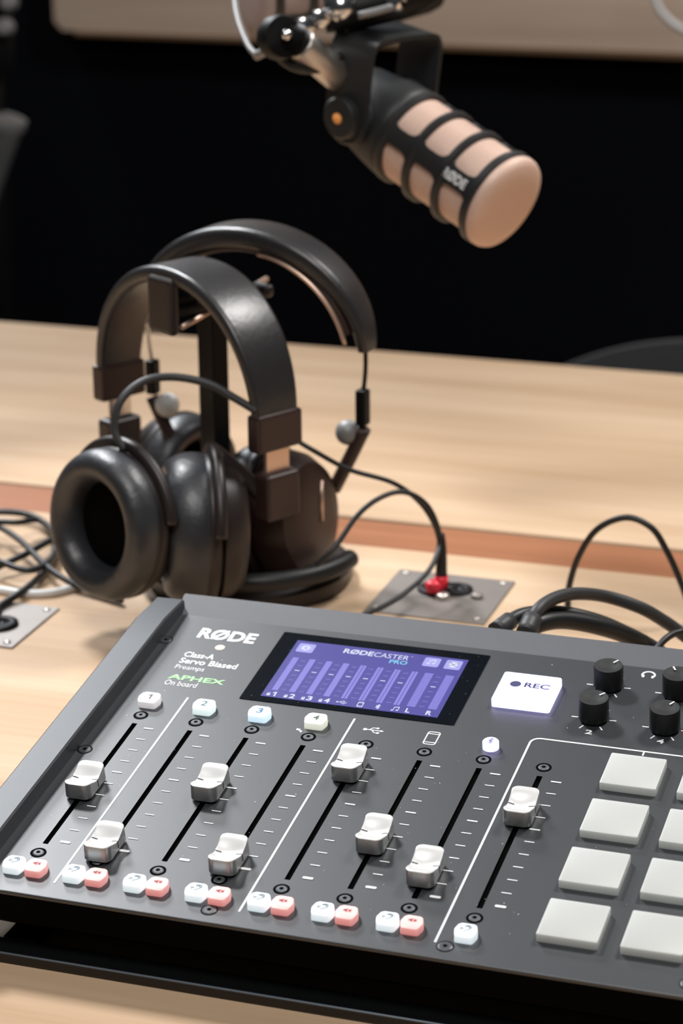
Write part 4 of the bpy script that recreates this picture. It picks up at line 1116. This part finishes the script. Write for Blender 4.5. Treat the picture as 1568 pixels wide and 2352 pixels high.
bm = new(); tube(bm, [(-0.1384, 0.5064, 1.0957), (-0.1322, 0.4902, 1.0760), (-0.1208, 0.4670, 1.0631), (-0.1065, 0.4453, 1.0519), (-0.0973, 0.4357, 1.0475)], 0.0019, 10, 5); tube(bm, [(-0.0976, 0.4356, 1.0475), (-0.0886, 0.4291, 1.0519), (-0.0777, 0.4212, 1.0571)], 0.0030, 10, 3); obj('spring_rod', bm, M['grey_metal'], arm, label='bent bright metal rod left of the joint')

# second microphone, mostly above the frame
ax2 = camvec(-0.93, 0.16, -0.33).normalized()
f2 = Vector((-0.1535, 0.6019, 1.0652))
b2 = f2 - ax2 * 0.1285
sx_ = camvec(0.0, -0.3, -0.95); sx_ = (sx_ - ax2 * sx_.dot(ax2)).normalized()
sx_ = (Matrix.Rotation(R(40), 3, ax2) @ sx_)
W2 = axes(b2, sx_, ax2.cross(sx_), ax2)
mic2, cage2 = microphone(W2, M['grille_grey'], 'second black microphone at the top edge behind the boom arm, grey grille to the left')
bm = new(); tube(bm, [b2 + camvec(0.02, -0.03, 0), b2 + camvec(0.045, -0.10, 0.02), b2 + camvec(0.05, -0.30, 0.1), (0.10, 0.95, 1.50), (0.60, 1.0, 1.55), (1.0, 0.9, 1.3), (1.05, 0.80, 1.0), (1.05, 0.80, TZ + 0.01)], 0.009, 12, 4); obj('stand_mount', bm, M['black'], mic2)

# ------------------------------------------------------------------ chair behind the table
CX = 0.08
ch = empty('office_chair', (CX + 0.01, 1.2, 0), 'dark chair with a rounded backrest standing behind the table', 'chair')
bm = new()
nx, nz = 24, 14
g = []
for k in range(2):
    rows = []
    for j in range(nz + 1):
        row = []
        for i in range(nx + 1):
            s = -1 + 2 * i / nx; t = j / nz
            w = 0.235 * (0.80 + 0.20 * math.sin(math.pi * (0.15 + 0.55 * t)))
            x = s * w
            ztop = 0.655 - 0.050 * abs(s) ** 3.0
            z = 0.28 + (ztop - 0.28) * t
            y = 1.27 + 0.035 * t - 0.05 * s * s + (0.014 if k else -0.014) * (1 - 0.6 * max(abs(s), t) ** 6)
            row.append(bm.verts.new((x + 0.012 + CX, y, z)))
        rows.append(row)
    g.append(rows)
for k in range(2):
    for j in range(nz):
        for i in range(nx):
            bm.faces.new((g[k][j][i], g[k][j][i + 1], g[k][j + 1][i + 1], g[k][j + 1][i]))
for j in range(nz):
    for i in (0, nx): bm.faces.new((g[0][j][i], g[0][j + 1][i], g[1][j + 1][i], g[1][j][i]))
for i in range(nx):
    for j in (0, nz): bm.faces.new((g[0][j][i], g[0][j][i + 1], g[1][j][i + 1], g[1][j][i]))
obj('backrest', bm, M['chair'], ch, smooth=60)
bm = new(); box(bm, (-0.22 + CX, 1.02, 0.42), (0.24 + CX, 1.25, 0.48), bev=0.02, seg=3); obj('seat', bm, M['chair'], ch, smooth=50)
bm = new(); box(bm, (-0.02 + CX, 1.22, 0.38), (0.045 + CX, 1.31, 0.42), bev=0.004); box(bm, (-0.015 + CX, 1.285, 0.40), (0.04 + CX, 1.30, 0.50), bev=0.004); obj('back_bracket', bm, M['black'], ch)
bm = new(); lathe(bm, [(0.025, 0.08), (0.025, 0.30), (0.016, 0.30), (0.016, 0.43)], 24, M4=T((0.01 + CX, 1.15, 0))); obj('gas_column', bm, M['black'], ch, smooth=40)
for k in range(5):
    a = R(72 * k + 20); d = Vector((math.cos(a), math.sin(a), 0))
    bm = new(); tube(bm, [Vector((0.01 + CX, 1.15, 0.085)), Vector((0.01 + CX, 1.15, 0.075)) + d * 0.14, Vector((0.01 + CX, 1.15, 0.055)) + d * 0.26], 0.016, 10, 3); lg = obj('leg', bm, M['black'], ch)
    bm = new(); lathe(bm, [(0.024, -0.012), (0.026, 0), (0.024, 0.012)], 24, M4=zto(Vector((0.01 + CX, 1.15, 0.026)) + d * 0.26, (-d.y, d.x, 0))); obj('castor', bm, M['black'], lg, smooth=40)

# ------------------------------------------------------------------ dark microphone stand at the left edge
sd = empty('mic_stand', (-0.86, 1.62, 0), 'blurred black stand with silver clamps and a grey tapering housing at the left edge', 'stand')
sx0 = Vector((-0.8753, 1.6200, 0.5464))
bm = new(); tube(bm, [(sx0.x - 0.004, 1.62, 0.05), (sx0.x, 1.62, 1.35)], 0.017, 16, 2); obj('pole', bm, M['black'], sd)
for (p, r_) in (((-0.8368, 1.6000, 0.9111), 0.011), ((-0.8429, 1.6000, 0.8827), 0.011)):
    bm = new(); lathe(bm, [(r_, -0.008), (r_, 0.004), (r_ * 0.7, 0.009), (0, 0.010)], 24, M4=zto(p, (0.25, -0.95, 0.2))); obj('clamp_knob', bm, M['grey_metal'], sd, smooth=40, label='silver grey clamp knob')
bm = new(); lathe(bm, [(0.030, 0), (0.030, 0.010), (0.026, 0.016), (0.012, 0.115), (0.008, 0.12)], 32, M4=zto((-0.8526, 1.6000, 0.7787), (-0.25, -0.05, -1))); obj('housing', bm, M['grey_metal'], sd, smooth=40)
bm = new(); lathe(bm, [(0.026, 0), (0.030, 0.01), (0.030, 0.09), (0.026, 0.10)], 32, M4=T((sx0.x + 0.002, 1.615, sx0.z + 0.28))); obj('sleeve', bm, M['black'], sd, smooth=40)
for k in range(3):
    a = R(120 * k + 30); d = Vector((math.cos(a), math.sin(a), 0))
    bm = new(); tube(bm, [Vector((sx0.x, 1.62, 0.25)), Vector((sx0.x, 1.62, 0.008)) + d * 0.27], 0.008, 10, 3); obj('leg', bm, M['black'], sd)

# pale cable hanging in front of the wooden board, upper right
bm = new(); tube(bm, [(-0.1796, 1.9000, 1.1042), (-0.1665, 1.9000, 0.9722), (-0.1451, 1.9000, 0.8977), (-0.1315, 1.9000, 0.8779), (-0.1130, 1.9000, 0.8654), (-0.0844, 1.9000, 0.8593), (-0.0445, 1.9000, 0.8808), (-0.0174, 1.9000, 0.9510), (-0.0049, 1.9000, 1.1057)], 0.0042, 12, 8)
w = obj('cable', bm, M['cable_white']); tag(w, 'pale grey cable hanging in a loop in front of the wooden board, top right', 'cable')
